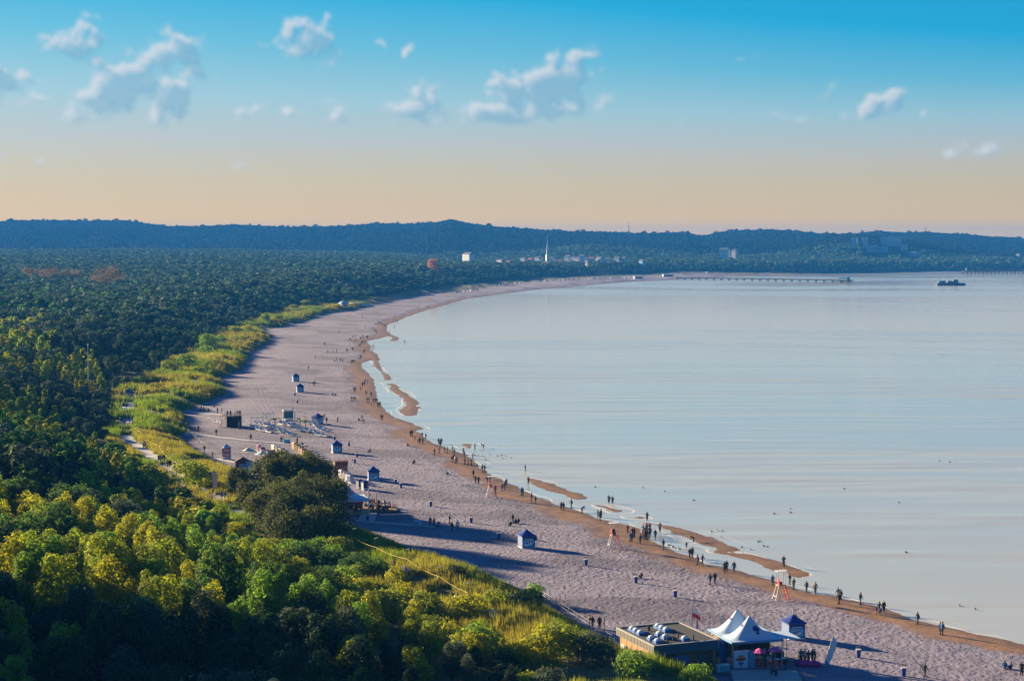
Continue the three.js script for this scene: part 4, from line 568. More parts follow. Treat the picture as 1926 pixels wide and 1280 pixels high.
{ const o = thing('crate', 'pale turquoise crate on the boardwalk below the bar loungers', 'crate', onLand(539, 834, .15), .2); mesh('crate_body', bx(1.8, .9, 1, 0, .45, 0), MAT.sky, o); mesh('lid', bx(1.9, .1, 1.1, 0, .95, 0), MAT.turquoise, o); }

// ---------------------------------------------------------------- huts and beach chairs behind the big tree
{ const o = thing('brown_hut', 'small brown gabled hut with a pale door left of the big tree', 'hut', onLand(455, 885), .1); mesh('wall', bx(3.0, 2.3, 2.6, 0, 1.15, 0), MAT.maroon, o); const s = new THREE.Shape(); s.moveTo(-1.75, 0); s.lineTo(0, 1.0); s.lineTo(1.75, 0); s.closePath(); const g = new THREE.ExtrudeGeometry(s, { depth: 3, bevelEnabled: false }); g.translate(0, 2.3, -1.5); mesh('roof', g, std([.08, .04, .04], .8), o); mesh('door', bx(1.4, 1.8, .06, .1, .95, 1.33), MAT.sky, o); }
{ const o = thing('stall', 'grey blue stall tent with a pink panel right of the brown hut', 'stall', onLand(474, 886), .1); mesh('wall', bx(2.8, 2.3, 2.4, 0, 1.15, 0), MAT.sky, o); mesh('canopy', bx(3.2, .14, 2.8, 0, 2.4, 0, 0, 0, .03), MAT.grey, o); mesh('panel', bx(1.0, 1.0, .05, .8, .7, 1.23), MAT.pink, o); mesh('counter', bx(1.2, .08, .5, -.6, 1.0, 1.4), MAT.cream, o); }
for (const [x, y, w, l] of [[467, 866, 4.2, 'cream flat canopy tent behind the brown hut'], [494, 872, 4, 'white flat canopy tent partly behind the big tree']]) { const o = thing('canopy_tent', l, 'tent', onLand(x, y), .15), { g } = drape(w, w * .9, 2.4, [[0, 0, w / 2, w * .45]], 1.0); mesh('canopy', g, w > 4 ? MAT.cream : MAT.fabric, o); for (const s of [-1, 1]) for (const t of [-1, 1]) mesh('pole', cy(.05, .05, 2.35, s * (w / 2 - .1), 0, t * (w * .45 - .1), 6), MAT.white, o); }
{ const o = thing('red_kiosk', 'dark red kiosk with brown door peeking out right of the big tree', 'kiosk', onLand(641, 892), .2); mesh('wall', bx(2.9, 2.2, 2.4, 0, 1.1, 0), MAT.brick, o); mesh('sign_board', bx(3.1, 1.0, 2.6, 0, 2.72, 0), MAT.maroon, o); mesh('shutter', bx(1.6, 1.0, .05, -.3, 1.4, 1.23), MAT.wood, o); mesh('door', bx(.7, 1.9, .05, 1.0, .98, 1.23), MAT.brick, o); }
{ const o = thing('sign_stand', 'white stand with red sign panels on the sand left of the brown hut', 'sign', onLand(426, 864), .1); mesh('stand_body', bx(2.1, 3.0, 1.6, 0, 1.5, 0), MAT.white, o); const r = new THREE.ConeGeometry(1.6, 1.0, 4); r.rotateY(Math.PI / 4); r.translate(0, 3.5, 0); mesh('roof', r, MAT.white, o);
  const bars = (n) => canvasTex(96, 48, (c, w, h) => { c.fillStyle = '#b02a3a'; c.fillRect(0, 0, w, h); c.fillStyle = '#f0e4e4'; const R = rng(n); for (let k = 0, x = 10 + n * 6; x < 84 - n * 4; k++) { const q = 6 + R() * 7; c.fillRect(x, 12, q, 24); x += q + 4; } });
  mesh('sign_panel', bx(1.95, .95, .06, 0, 2.4, .84), std([1, 1, 1], .6, { map: bars(1) }), o); mesh('sign_panel', bx(1.95, .95, .06, 0, 1.3, .84), std([1, 1, 1], .6, { map: bars(0) }), o); }
function makeHooded(cloth, wood) { const o = new THREE.Group(); mesh('base', bx(1.2, .42, .8, 0, .21, .1), wood, o); mesh('seat', bx(1.05, .14, .62, 0, .48, .2), cloth, o); const s = new THREE.Shape(); s.moveTo(-.42, 0); s.lineTo(-.5, 1.15); s.quadraticCurveTo(-.45, 1.42, .05, 1.4); s.quadraticCurveTo(.36, 1.36, .38, 1.1); s.lineTo(.3, 1.08); s.quadraticCurveTo(.2, 1.28, -.1, 1.28); s.lineTo(-.36, 1.1); s.lineTo(-.3, 0); s.closePath(); const h = new THREE.ExtrudeGeometry(s, { depth: 1.16, bevelEnabled: false }); h.rotateY(-Math.PI / 2); h.translate(.58, .3, -.05); mesh('hood', h, cloth, o); for (const k of [-1, 1]) { mesh('side', bx(.06, 1.2, .72, k * .58, .85, .02), wood, o); mesh('footrest', bx(.44, .16, .3, k * .28, .12, .66), wood, o); } return o; }
{
  const stripe = (a, b) => std([1, 1, 1], .8, { map: canvasTex(64, 8, (c, w, h) => { for (let i = 0; i < 8; i++) { c.fillStyle = i % 2 ? a : b; c.fillRect(i * 8, 0, 8, h); } }) });
  const sets = [['purple and white', makeHooded(MAT.purple, MAT.white), [[487, 850], [493, 855], [500, 860], [506, 862], [512, 860]], 'left of the big tree top'], ['pale wooden', makeHooded(MAT.white, MAT.cream), [[516, 850], [523, 853], [530, 856], [537, 860]], 'in the row above the big tree'], ['tan wooden', makeHooded(MAT.tan, MAT.tan), [[554, 845], [560, 849], [566, 853], [571, 857], [576, 862]], 'in the slanting row'], ['white striped', makeHooded(stripe('#d8dde4', '#6a4a58'), MAT.white), [[643, 898], [649, 902], [655, 905]], 'behind the white pavilion tent'], ['navy and white', makeHooded(MAT.navy, MAT.white), [[660, 908], [676, 918], [686, 921]], 'right of the pavilion tent peak']];
  const nth = ['first', 'second', 'third', 'fourth', 'fifth', 'sixth'];
  for (const [c, src, at, where] of sets) at.forEach(([x, y], i) => { const p = onLand(x, y), label = `${nth[i]} ${c} hooded beach chair from the left ${where}`, o = i ? dup(src, 'hooded_beach_chair', label, p, 2.2 + i * .1, null, 1.15) : (src.position.copy(p), src.rotation.y = 2.2, src.scale.setScalar(1.15), src.name = numbered('hooded_beach_chair'), scene.add(src), src); tag(o, label, 'beach chair', 'hooded beach chairs'); });
}

// ---------------------------------------------------------------- beach bar with palms and loungers
{
  const p = onLand(440, 803), o = thing('bar_container', 'black boxy beach bar with people on its railed roof', 'bar', p, .2), W = 4.4, H = 3.0, D = 3.2;
  mesh('wall', bx(W, H, D, 0, H / 2, -D / 2), MAT.black, o); mesh('roof', bx(W + .2, .14, D + .2, 0, H + .07, -D / 2), MAT.dark, o); mesh('door', bx(.9, 2.1, .06, 1.5, 1.08, .04), MAT.teal, o);
  for (let i = 0; i < 6; i++) mesh('railing_post', bx(.06, 1.0, .06, -W / 2 + .1 + i * (W - .2) / 5, H + .62, -.05), MAT.steel, o); mesh('rail', join([bx(W, .06, .06, 0, H + 1.12, -.05), bx(W, .06, .06, 0, H + 1.12, -D + .05)]), MAT.steel, o);
  for (let i = 0; i < 9; i++) mesh('step', bx(.35, .06, 1, -W / 2 - 2.2 + i * .24, .3 + i * .34, -.7), MAT.plank, o); mesh('stair_frame', join([rod([-W / 2 - 2.4, .1, -.2], [-W / 2 - .1, H + .05, -.2], .06), rod([-W / 2 - 2.4, .1, -1.2], [-W / 2 - .1, H + .05, -1.2], .06), rod([-W / 2 - 1.6, 0, -.2], [-W / 2 - 1.6, H + 1, -.2], .05), rod([-W / 2 - .3, 0, -.2], [-W / 2 - .3, H + 1, -.2], .05)]), MAT.orange, o);
  for (const [x, y, z, m] of [[-.9, H + .6, -2, MAT.white], [.3, H + .6, -2.2, MAT.white]]) mesh('roof_table', join([cy(.3, .3, .05, x, y, z, 10), cy(.04, .04, .5, x, H + .1, z, 6)]), m, o);
}
{ const o = thing('garden_pavilion', 'white square frame pavilion with blue inside by the bar loungers', 'pavilion', onLand(543, 791), .25); for (const s of [-1, 1]) for (const t of [-1, 1]) mesh('post', bx(.22, 3.1, .22, s * 1.7, 1.55, t * 1.2), MAT.white, o); mesh('beam', join([bx(3.6, .26, .2, 0, 3.2, 1.2), bx(3.6, .26, .2, 0, 3.2, -1.2), bx(.2, .26, 2.2, 1.7, 3.2, 0), bx(.2, .26, 2.2, -1.7, 3.2, 0)]), MAT.white, o); mesh('back_cloth', bx(3.1, 2.2, .06, 0, 1.7, -1.1), MAT.teal, o); mesh('day_bed', bx(2.6, .5, 1.6, 0, .3, 0), MAT.white, o); }
for (const [x, y, w, l] of [[488, 800, 5, 'long low white pergola between the dark bar and the palms'], [504, 792, 3, 'short white pergola behind the left palm']]) { const o = thing('pergola', l, 'pergola', onLand(x, y), .2); for (let i = 0; i < 4; i++) for (const t of [-1, 1]) mesh('post', bx(.12, 2.4, .12, -w / 2 + i * w / 3, 1.2, t * 1.3), MAT.white, o); mesh('beam', join([bx(w + .2, .14, .12, 0, 2.45, 1.3), bx(w + .2, .14, .12, 0, 2.45, -1.3)]), MAT.white, o); }
function makePalm() { const R = rng(8), o = new THREE.Group(); mesh('trunk', cy(.2, .13, 1.9, 0, -.1, 0, 9), MAT.wood, o); for (let k = 0; k < 13; k++) { const a = k * 2.4, up = .3 + R() * .9, L = 1.6 + R() * .6, pos = [], idx = []; for (let i = 0; i <= 6; i++) { const t = i / 6, r = t * L, y = 1.8 + up * r - .5 * r * r * .55, w = .22 * (1 - t * t) + .02; pos.push(Math.cos(a) * r - Math.sin(a) * w, y, Math.sin(a) * r + Math.cos(a) * w, Math.cos(a) * r, y + .1, Math.sin(a) * r, Math.cos(a) * r + Math.sin(a) * w, y, Math.sin(a) * r - Math.cos(a) * w); if (i) { const q = i * 3 - 3; idx.push(q, q + 3, q + 1, q + 1, q + 3, q + 4, q + 1, q + 4, q + 2, q + 2, q + 4, q + 5); } } const g = new THREE.BufferGeometry(); g.setAttribute('position', new THREE.Float32BufferAttribute(pos, 3)); g.setIndex(idx); g.computeVertexNormals(); mesh('frond', g, PALM, o); } return o; }
const PALM = new THREE.MeshPhysicalMaterial({ color: col(.16, .2, .03), roughness: .8, transmission: .3, thickness: 0, side: THREE.DoubleSide });
const palm = makePalm();
[[517, 801, 'leftmost short palm tree among the bar loungers'], [564, 801, 'middle short palm tree among the bar loungers'], [574, 804, 'rightmost short palm tree among the bar loungers']].forEach(([x, y, label], i) => { const p = onLand(x, y), o = i ? dup(palm, 'palm_tree', label, p, i * 1.3, null, i === 2 ? .85 : 1) : (palm.position.copy(p), palm.name = numbered('palm_tree'), scene.add(palm), palm); tag(o, label, 'palm tree', 'short palm trees at the beach bar'); });
function makeLounger() { const o = new THREE.Group(); mesh('mattress', join([bx(.7, .1, 1.3, 0, .36, .3), bx(.7, .1, .8, 0, .58, -.62, .6)]), MAT.white, o); mesh('frame', join([bx(.74, .06, 1.9, 0, .27, 0)]), MAT.white, o); for (const s of [-1, 1]) for (const t of [-1, 1]) mesh('leg', bx(.06, .26, .06, s * .3, .12, t * .8), MAT.steel, o); return o; }
const lounger = makeLounger(); let loungers = 0;
const loungerAt = (x, y, label, turn) => { const p = onLand(x, y), o = loungers++ ? dup(lounger, 'sun_lounger', label, p, turn, null, 1.35) : (lounger.position.copy(p), lounger.rotation.y = turn, lounger.scale.setScalar(1.35), lounger.name = numbered('sun_lounger'), scene.add(lounger), lounger); tag(o, label, 'sun lounger', 'white sun loungers of the beach bar'); };
{ const R = rng(15), rows = [['white sun lounger in the front row left of the palms', 475, 806, 508, 814, 12], ['white sun lounger in the front row between the palms', 512, 806, 548, 818, 13], ['white sun lounger in the front row right of the palms', 556, 808, 612, 821, 15], ['white sun lounger in the back row by the pergolas', 482, 797, 510, 803, 7], ['white sun lounger in the back row behind the palms', 528, 797, 560, 803, 8], ['white sun lounger in the slanting right hand row', 580, 795, 610, 812, 10]]; for (const [label, x0, y0, x1, y1, n] of rows) for (let i = 0; i < n; i++) { const t = (i + .5) / n; loungerAt(lerp(x0, x1, t) + (R() - .5) * 1.5, lerp(y0, y1, t) + (R() - .5) * 5, ordinal(i) + ' ' + label.replace('lounger in', 'lounger from left in'), .6 + R() * .8); } }
for (const [x, y, l] of [[498, 810, 'white pole lamp at the left of the loungers'], [532, 808, 'white pole lamp between the palms'], [585, 806, 'white pole lamp right of the palms']]) { const o = thing('pole_lamp', l, 'lamp', onLand(x, y)); mesh('pole', cy(.06, .05, 3.4, 0, 0, 0, 8), MAT.white, o); mesh('lamp_shade', new THREE.SphereGeometry(.2, 10, 8).translate(0, 3.5, 0), MAT.white, o); }

// ---------------------------------------------------------------- the big dark tree and other single trees
{
  const p = onLand(551, 952), o = thing('big_tree', 'big dark many stemmed tree standing above all bushes at the sand edge', 'tree', p);
  { const g = crown({ seed: 307, h: 11.4, r: 9.4, base: .0, boughs: 96, bough: .17, top: .97, leaves: 46000, leaf: .33, solid: .62, droop: .3 }), R = rng(4), parts = []; mesh('crown', g, LEAF.big, o);
    g.userData.boughs.forEach((b, i) => { if (i % 2) return; const foot = V3(b.c.x * .45 + (R() - .5), -.4, b.c.z * .45 + (R() - .5)), knee = foot.clone().lerp(b.c, .5); knee.y += .6; parts.push(limb(foot, knee, .16, .1, 6), limb(knee, b.c, .1, .04, 5)); });
    for (let k = 0; k < 6; k++) mesh('trunk', mergeGeometries(parts.filter((_, i) => Math.floor(i / 2) % 6 === k).map((q) => { q.deleteAttribute('uv'); return q; })), BARK.brown, o);
    KEEP_OUT.push([p.x, p.z, 10.5], [p.x, p.z + 12, 7]); GRASS_OUT.push([p.x, p.z, 9]);
    for (const [x, y, h, r, n, k] of [[578, 982, 8.6, 8.6, 22000, 309], [536, 996, 7.4, 8.4, 20000, 311], [572, 1012, 5.6, 8.6, 18000, 313]]) { const q = onLand(x, y).sub(p), g2 = crown({ seed: k, h, r, base: .0, boughs: 64, bough: .19, top: .97, leaves: n, leaf: .32, solid: .62, droop: .3 }); g2.translate(q.x, q.y, q.z); mesh('lower_crown', g2, LEAF.big, o); KEEP_OUT.push([p.x + q.x, p.z + q.z, r]); GRASS_OUT.push([p.x + q.x, p.z + q.z, r]); } }
}
for (const [x, y, h, r, s, l] of [[448, 936, 6.4, 2.9, 12, 'golden brown leafy tree standing just left of the big dark tree'], [466, 965, 6.6, 2.9, 16, 'golden brown leafy tree low at the left foot of the big dark tree']]) { const q = onLand(x, y), g = crown({ seed: 300 + s, h, r, base: .06, boughs: 36, bough: .28, leaves: 4600, leaf: .28, solid: .7, droop: .3 }), o = thing('leafy_tree', l, 'tree', q); mesh('trunk', trunkOf(g, h, .16, 400 + s), BARK.brown, o); mesh('crown', g, LEAF.big, o); KEEP_OUT.push([q.x, q.z, r]); }
{ const g = crown({ seed: 771, h: 29, r: 8, base: .35, boughs: 22, bough: .4, leaves: 1500, leaf: 1.3 }), p = onLand(814, 525), o = thing('orange_tree', 'lone orange brown tree catching the sun over the far dark forest', 'tree', p); mesh('trunk', trunkOf(g, 29, .5, 61), BARK.brown, o); mesh('crown', g, LEAF.orange, o); const g2 = crown({ seed: 772, h: 12, r: 4, base: .1, boughs: 10, leaves: 500, leaf: 1.1 }); g2.translate(5, 0, 6); mesh('lower_crown', g2, LEAF.orange, o); KEEP_OUT.push([p.x, p.z, 14], [p.x + 6, p.z + 18, 14]); }
for (const [x, y, s, l] of [[204, 562, 1.5, 'round rust coloured tree in the pine plain'], [60, 548, 1.2, 'leftmost rust coloured tree in the pine plain'], [96, 550, 1.3, 'second rust coloured tree from the left in the plain'], [132, 551, 1.2, 'third rust coloured tree from the left in the plain']]) { const p = onLand(x, y), g = crown({ seed: 800 + x, h: 20 * s, r: 10 * s, base: .1, boughs: 24, bough: .36, leaves: 2200, leaf: 1.0 }), o = thing('rust_tree', l, 'tree', p); mesh('trunk', trunkOf(g, 19, .4, 6), BARK.brown, o); mesh('crown', g, LEAF.rust, o); KEEP_OUT.push([p.x, p.z, 9 * s]); }
// shrubs on the dunes
const shrubRows = []; { const R = rng(1212); for (const [row, x0, x1, y0, y1, n, h] of [['upper', 446, 655, 1040, 1046, 10, 2.6], ['lower', 470, 680, 1062, 1074, 9, 3.0]]) for (let i = 0; i < n; i++) { const leaf = ['lime', 'olive', 'gold', 'green', 'olive', 'lime'][Math.floor(R() * 6)], word = { lime: 'fresh green', olive: 'olive green', gold: 'golden green', green: 'mid green' }[leaf]; shrubRows.push([lerp(x0, x1, (i + .5) / n) + (R() - .5) * 10, lerp(y0, y1, i / n) + (R() - .5) * 6, h * (.75 + R() * .5), leaf, `${word} leafy shrub, ${ordinal(i)} from left in the ${row} shrub row under the big tree`]); } }
const shrubSrc = {};
[[396, 655, 7, 'lime', 'largest bright green shrub clump on the far dune'], [385, 668, 5, 'lime', 'low bright green shrub below the largest clump'], [415, 648, 4.5, 'lime', 'bright green shrub at the right of the largest clump'], [347, 690, 5.5, 'lime', 'bright green shrub left of the dry grass dune'], [372, 706, 4, 'olive', 'shrub crowning the dry grass dune'], [318, 700, 5, 'olive', 'olive shrub at the wood edge above the gate'], [446, 630, 5, 'olive', 'olive shrub at the wood edge on the far dune'], [465, 622, 4, 'gold', 'golden shrub on the far dune crest'], [498, 604, 5, 'olive', 'olive shrub where the far dune bends'], [522, 603, 4.5, 'olive', 'second olive shrub where the far dune bends'], [575, 578, 6.5, 'olive', 'tall olive shrub at the farthest dune'], [553, 584, 5, 'olive', 'olive shrub left of the farthest dune'], [690, 552, 5, 'rust', 'brown bush on the far dark dune'], [262, 722, 3.2, 'lime', 'yellow green shrub just above the promenade gate'], [218, 726, 3.2, 'gold', 'golden shrub left above the promenade gate'], [290, 735, 3, 'gold', 'golden shrub on the slope right of the gate'], [330, 742, 2.6, 'lime', 'small green shrub below the dry grass dune'], [320, 770, 2.6, 'lime', 'green shrub above the bar boardwalk'], [860, 1090, 2.2, 'deep', 'small dark shrub beside the last rope lamps'], [985, 1150, 3.4, 'deep', 'dark round shrub near the lower dune edge'], [1000, 1132, 2.6, 'lime', 'pale green tall shrub at the dune tip by the fence'], [930, 1150, 3.2, 'olive', 'olive shrub among the lower dune reeds'], [880, 1165, 3.6, 'gold', 'golden leafed shrub below the last rope lamp'], [1060, 1230, 4, 'olive', 'olive shrub in the lower dune hollow'], [1120, 1250, 3.8, 'grey', 'grey green shrub before the flat roofed building'], [1250, 1252, 3.2, 'green', 'green shrub leaning against the building front'], [1010, 1245, 4, 'gold', 'golden shrub at the lower right edge of the wood'], [1190, 1268, 3, 'lime', 'yellow green shrub at the bottom edge left of the building'], [1310, 1284, 2.4, 'lime', 'yellow green shrub at the bottom edge below the building'], [372, 915, 5.5, 'olive', 'tall olive shrub left of the pink feather flag'], [745, 1100, 2.6, 'gold', 'golden shrub left of the blue clad bench sitter'], [700, 1082, 2.8, 'green', 'green shrub under the second rope lamp'], ...shrubRows].forEach(([x, y, h, leaf, label], i) => {
  const k = i % 3; if (!shrubSrc[k]) { const m = FINE.bush[k], o = new THREE.Group(); mesh('stem', m.trunk, m.bark, o); mesh('crown', m.crown, LEAF[leaf], o); shrubSrc[k] = o; }
  const p = onLand(x, y, -.1), o = shrubSrc[k].clone(); o.name = numbered('shrub'); o.position.copy(p); o.rotation.y = i; const s = h / 4; o.scale.set(s * (1.15 + (i % 4) * .12), s, s * 1.2); o.children[1].material = LEAF[leaf]; tag(o, label, 'shrub', 'shrubs on the dunes'); scene.add(o);
});
// dune grass
{
  const R = rng(5150), tuft = (seed, n, h) => { const r = rng(seed), pos = [], nor = [], clr = []; for (let i = 0; i < n; i++) { const a = r() * 6.283, d = r() * .42, x = Math.cos(a) * d, z = Math.sin(a) * d, hh = h * (.55 + r() * .6), lx = (r() - .5) * .5 * h + x * .5, lz = (r() - .5) * .5 * h + z * .5, w = .045 + r() * .035, b = r() * 6.283, wx = Math.cos(b) * w, wz = Math.sin(b) * w; pos.push(x - wx, 0, z - wz, x + wx, 0, z + wz, x + lx, hh, z + lz); const l = .75 + r() * .5; for (let k = 0; k < 3; k++) { nor.push(Math.cos(b + 1.57) * .85, .45, Math.sin(b + 1.57) * .85); clr.push(l * (1 + (r() - .4) * .25), l, l * .8); } } const g = new THREE.BufferGeometry(); g.setAttribute('position', new THREE.Float32BufferAttribute(pos, 3)); g.setAttribute('normal', new THREE.Float32BufferAttribute(nor, 3)); g.setAttribute('color', new THREE.Float32BufferAttribute(clr, 3)); return g; };
  const kinds = [tuft(1, 26, 1.25), tuft(2, 26, 1.0), tuft(3, 22, 1.5), tuft(4, 20, .7)], lists = kinds.map(() => []), C = new THREE.Color(), M = new THREE.Matrix4(), Q = new THREE.Quaternion(), Y = V3(0, 1, 0);
  for (let Z = 188; Z < 1500; Z += Z < 480 ? .62 : Z < 800 ? 1.3 : 2.6) { const step = Z < 480 ? .62 : Z < 800 ? 1.3 : 2.6, half = .31 * Z + 8; for (let x = -half; x < Math.min(half, 50); x += step) { const px = x + (R() - .5) * step * 1.4, pz = -(Z + (R() - .5) * step * 1.4); if (Z < 480 && px > 48) continue; const d = sd(DU, px, pz, 40); if (d < .5 || d > 60) continue; const w = sd(WO, px, pz, 60); if (w > 3) continue; const n = fbm(px / 9, pz / 9, 3, 81), dry = fbm(px / 22, pz / 22, 2, 83); if (n < .33 + (Z > 480 ? .08 : 0)) continue; let skip = false; const e = promNear(px, pz); if (e) skip = true; if (skip) continue; lists[Math.floor(R() * 4)].push([px, pz, (step > 1 ? 1.5 : 1) * (.6 + n * .75) * clamp(.45 + d * .12, .45, 1.1), dry, step]); } }
  function promNear(x, z) { for (const [a, b, r] of GRASS_OUT) if ((x - a) ** 2 + (z - b) ** 2 < r * r) return true; return false; }
  const root = new THREE.Group(); root.name = 'dune_grass'; tag(root, 'yellow green reeds and dry grass covering the dunes', 'grass', null, 'stuff');
  lists.forEach((list, k) => { const im = new THREE.InstancedMesh(kinds[k], LEAF.grass, list.length); list.forEach(([x, z, s, dry, step], i) => { M.compose(V3(x, groundH(x, z) - .05, z), Q.setFromAxisAngle(Y, R() * 6.28), V3(s * (step > 1 ? step * .75 : 1), s, s * (step > 1 ? step * .75 : 1))); im.setMatrixAt(i, M); const t = sstep(.48, .66, dry + (Math.hypot(x, z) > 420 ? .08 : 0) + (R() - .5) * .15), l = .8 + R() * .4; im.setColorAt(i, C.setRGB(lerp(.22, .36, t) * l, lerp(.33, .34, t) * l, lerp(.02, .05, t) * l)); }); im.name = 'tufts'; im.userData.kind = 'stuff'; im.castShadow = im.receiveShadow = true; root.add(im); });
  scene.add(root); console.log('tufts', lists.map((l) => l.length));
}

// ---------------------------------------------------------------- unseen tower block, added left of the view to shade the lower wood
{
  const o = thing('added_shade_block', 'tall pale hotel block standing left of the wood, outside the picture', 'building', V3(-132, 3, -221), -.593), W = 16, D = 54, H = 48;
  mesh('wall', bx(W, H, D, 0, H / 2, 0), std([.5, .46, .42], .8), o); mesh('roof', bx(W + .8, .6, D + .8, 0, H + .3, 0), MAT.grey, o);
  for (const s of [-1, 1]) for (let f = 0; f < 13; f++) { mesh('window_band', bx(.1, 1.6, D - 3, s * (W / 2 + .03), 3 + f * 3.3, 0), MAT.glass, o); mesh('balcony', bx(1.3, .18, D - 2, s * (W / 2 + .65), 1.8 + f * 3.3, 0), MAT.white, o); }
}

// ---------------------------------------------------------------- the resort, piers, ship and masts far off
const WIN = std([.06, .09, .12], .3);
function house(name, label, x, y, w, h, d, wall, roofMat, opts = {}) {
  const Zf = opts.Z ?? 3300, X = (x - CX) / F * Zf, g = groundH(X, -Zf), top = EYE - (y - 6 - 460) / F * Zf, H = Math.max(h, top - g), o = thing(name, label, 'building', V3(X, g - 1, -Zf), opts.turn ?? -.5 - ((x * 7) % 10) * .06);
  mesh('wall', bx(w, H + 1, d, 0, (H + 1) / 2, 0), wall, o);
  if (opts.flat) mesh('roof', bx(w + .6, .6, d + .6, 0, H + 1.3, 0), roofMat, o); else { const s = new THREE.Shape(); s.moveTo(-d / 2 - .4, 0); s.lineTo(0, opts.rise ?? d * .34); s.lineTo(d / 2 + .4, 0); s.closePath(); const r = new THREE.ExtrudeGeometry(s, { depth: w + .8, bevelEnabled: false }); r.rotateY(Math.PI / 2); r.translate(-w / 2 - .4, H + 1, 0); const rm = mesh('roof', r, roofMat, o); mesh('chimney', bx(.9, 2, .9, w * .25, H + 2.6, 0), MAT.brick, rm); }
  const nx = Math.max(2, Math.round(w / 4)), ny = Math.max(2, Math.min(10, Math.round(Math.min(H, 30) / 3.2)));
  for (let i = 0; i < nx; i++) for (let j = 0; j < ny; j++) mesh('window', bx(1.5, 1.7, .12, -w / 2 + (i + .5) * w / nx, H + 1 - 1.9 - j * 3.1, d / 2 + .05), WIN, o);
  KEEP_OUT.push([X, -Zf, Math.max(w, d) * .7 + 2]); for (let k = 1; k < 13; k++) KEEP_OUT.push([X * (1 - k * 14 / Zf), -Zf + k * 14, w * .62 + 1]);
  return o;
}
const pale = std([.74, .76, .78], .7), creamW = std([.58, .52, .44], .75), slate = std([.10, .11, .13], .8), redRoof = std([.28, .09, .06], .8);
[
  ['white villa with turrets alone above the dark forest', 881, 484, 22, 12, 12, pale, slate, { Z: 3150 }], ['low bright white house left of the church spire', 941, 496, 16, 8, 8, pale, slate, { Z: 3000 }], ['small pale house right of the low bright one', 957, 499, 10, 7, 8, pale, redRoof, { Z: 3000 }],
  ['pale house with grey roof left of the spire', 985, 493, 14, 10, 9, pale, slate, {}], ['cream gabled house just left of the spire', 998, 494, 13, 10, 9, creamW, redRoof, {}], ['tall white house at the foot of the spire', 1012, 491, 12, 12, 9, pale, slate, {}], ['white guesthouse right of the spire foot', 1036, 492, 15, 11, 9, pale, slate, {}], ['orange walled villa right of the spire', 1053, 497, 9, 9, 8, std([.6, .36, .2], .8), redRoof, { Z: 3200 }],
  ['white villa with bright gable, middle of the resort', 1069, 488, 12, 13, 10, pale, slate, {}], ['long white hotel front in the middle of the resort', 1082, 492, 26, 11, 10, pale, slate, { Z: 3350 }], ['white villa with bright roof edge right of the long hotel', 1096, 487, 12, 13, 9, pale, slate, {}], ['pale villa with dark roof right of the middle resort', 1113, 492, 14, 11, 9, pale, redRoof, {}], ['small white villa among trees', 1128, 491, 12, 10, 9, pale, slate, {}], ['paired white villa right of the small one', 1143, 493, 14, 10, 9, pale, slate, {}], ['blue grey villa near the right end of the resort', 1162, 491, 13, 11, 9, std([.4, .5, .6], .8), slate, {}], ['white villa at the right end of the resort', 1174, 492, 10, 11, 9, pale, slate, {}], ['pale blue house alone at the wood edge', 1208, 496, 9, 9, 8, std([.35, .55, .75], .7), slate, { Z: 3100 }], ['pale yellow seafront house', 1029, 500, 11, 8, 8, creamW, slate, { Z: 3000 }], ['grey seafront house between trees', 1104, 499, 12, 8, 8, std([.5, .52, .55], .8), slate, { Z: 3050 }],
  ['white hillside villa with a long front above the pier', 1363, 475, 20, 13, 12, pale, slate, { Z: 3700 }], ['smaller white annexe beside the hillside villa', 1382, 477, 10, 11, 10, pale, slate, { Z: 3700 }],
  ['pale hotel terraces below the bright lit wall', 1652, 488, 38, 13, 14, std([.35, .42, .5], .8), slate, { Z: 3850, flat: true }], ['grey blue apartment house right of the tower blocks', 1640, 483, 22, 16, 12, std([.4, .48, .55], .8), slate, { Z: 3850, flat: true }], ['white flat hotel at the right of the hillside hotels', 1718, 487, 24, 10, 12, pale, slate, { Z: 3850, flat: true }], ['pale hillside hotel right of the long hotel', 1700, 484, 12, 14, 12, pale, slate, { Z: 3900, flat: true }],
  ['small white house on the left part of the right hills', 1570, 467, 4, 14, 5, pale, slate, { Z: 3950 }], ['low white house at the far left of the hillside hotels', 1540, 480, 6, 6, 6, pale, slate, { Z: 3800 }], ['tiny pale house among trees on the far right hill', 1915, 484, 9, 8, 8, pale, slate, { Z: 4100 }],
].forEach((a) => house('house', ...a));
house('tower_block', 'left of two pale blue high rise blocks on the hillside', 1606, 467, 13, 24, 12, std([.5, .58, .66], .7), slate, { Z: 3900, flat: true, turn: -.35 });
house('tower_block', 'right of two pale blue high rise blocks on the hillside', 1626, 467, 13, 24, 12, std([.5, .58, .66], .7), slate, { Z: 3900, flat: true, turn: -.35 });
{ const o = house('long_hotel', 'long white hillside hotel with a lit end wall', 1675, 475, 46, 20, 14, std([.55, .6, .66], .7), slate, { Z: 3950, flat: true, turn: -.4 }); mesh('lit_end_wall', bx(.6, 14, 5, -23.4, 14, 0), MAT.white, o); }
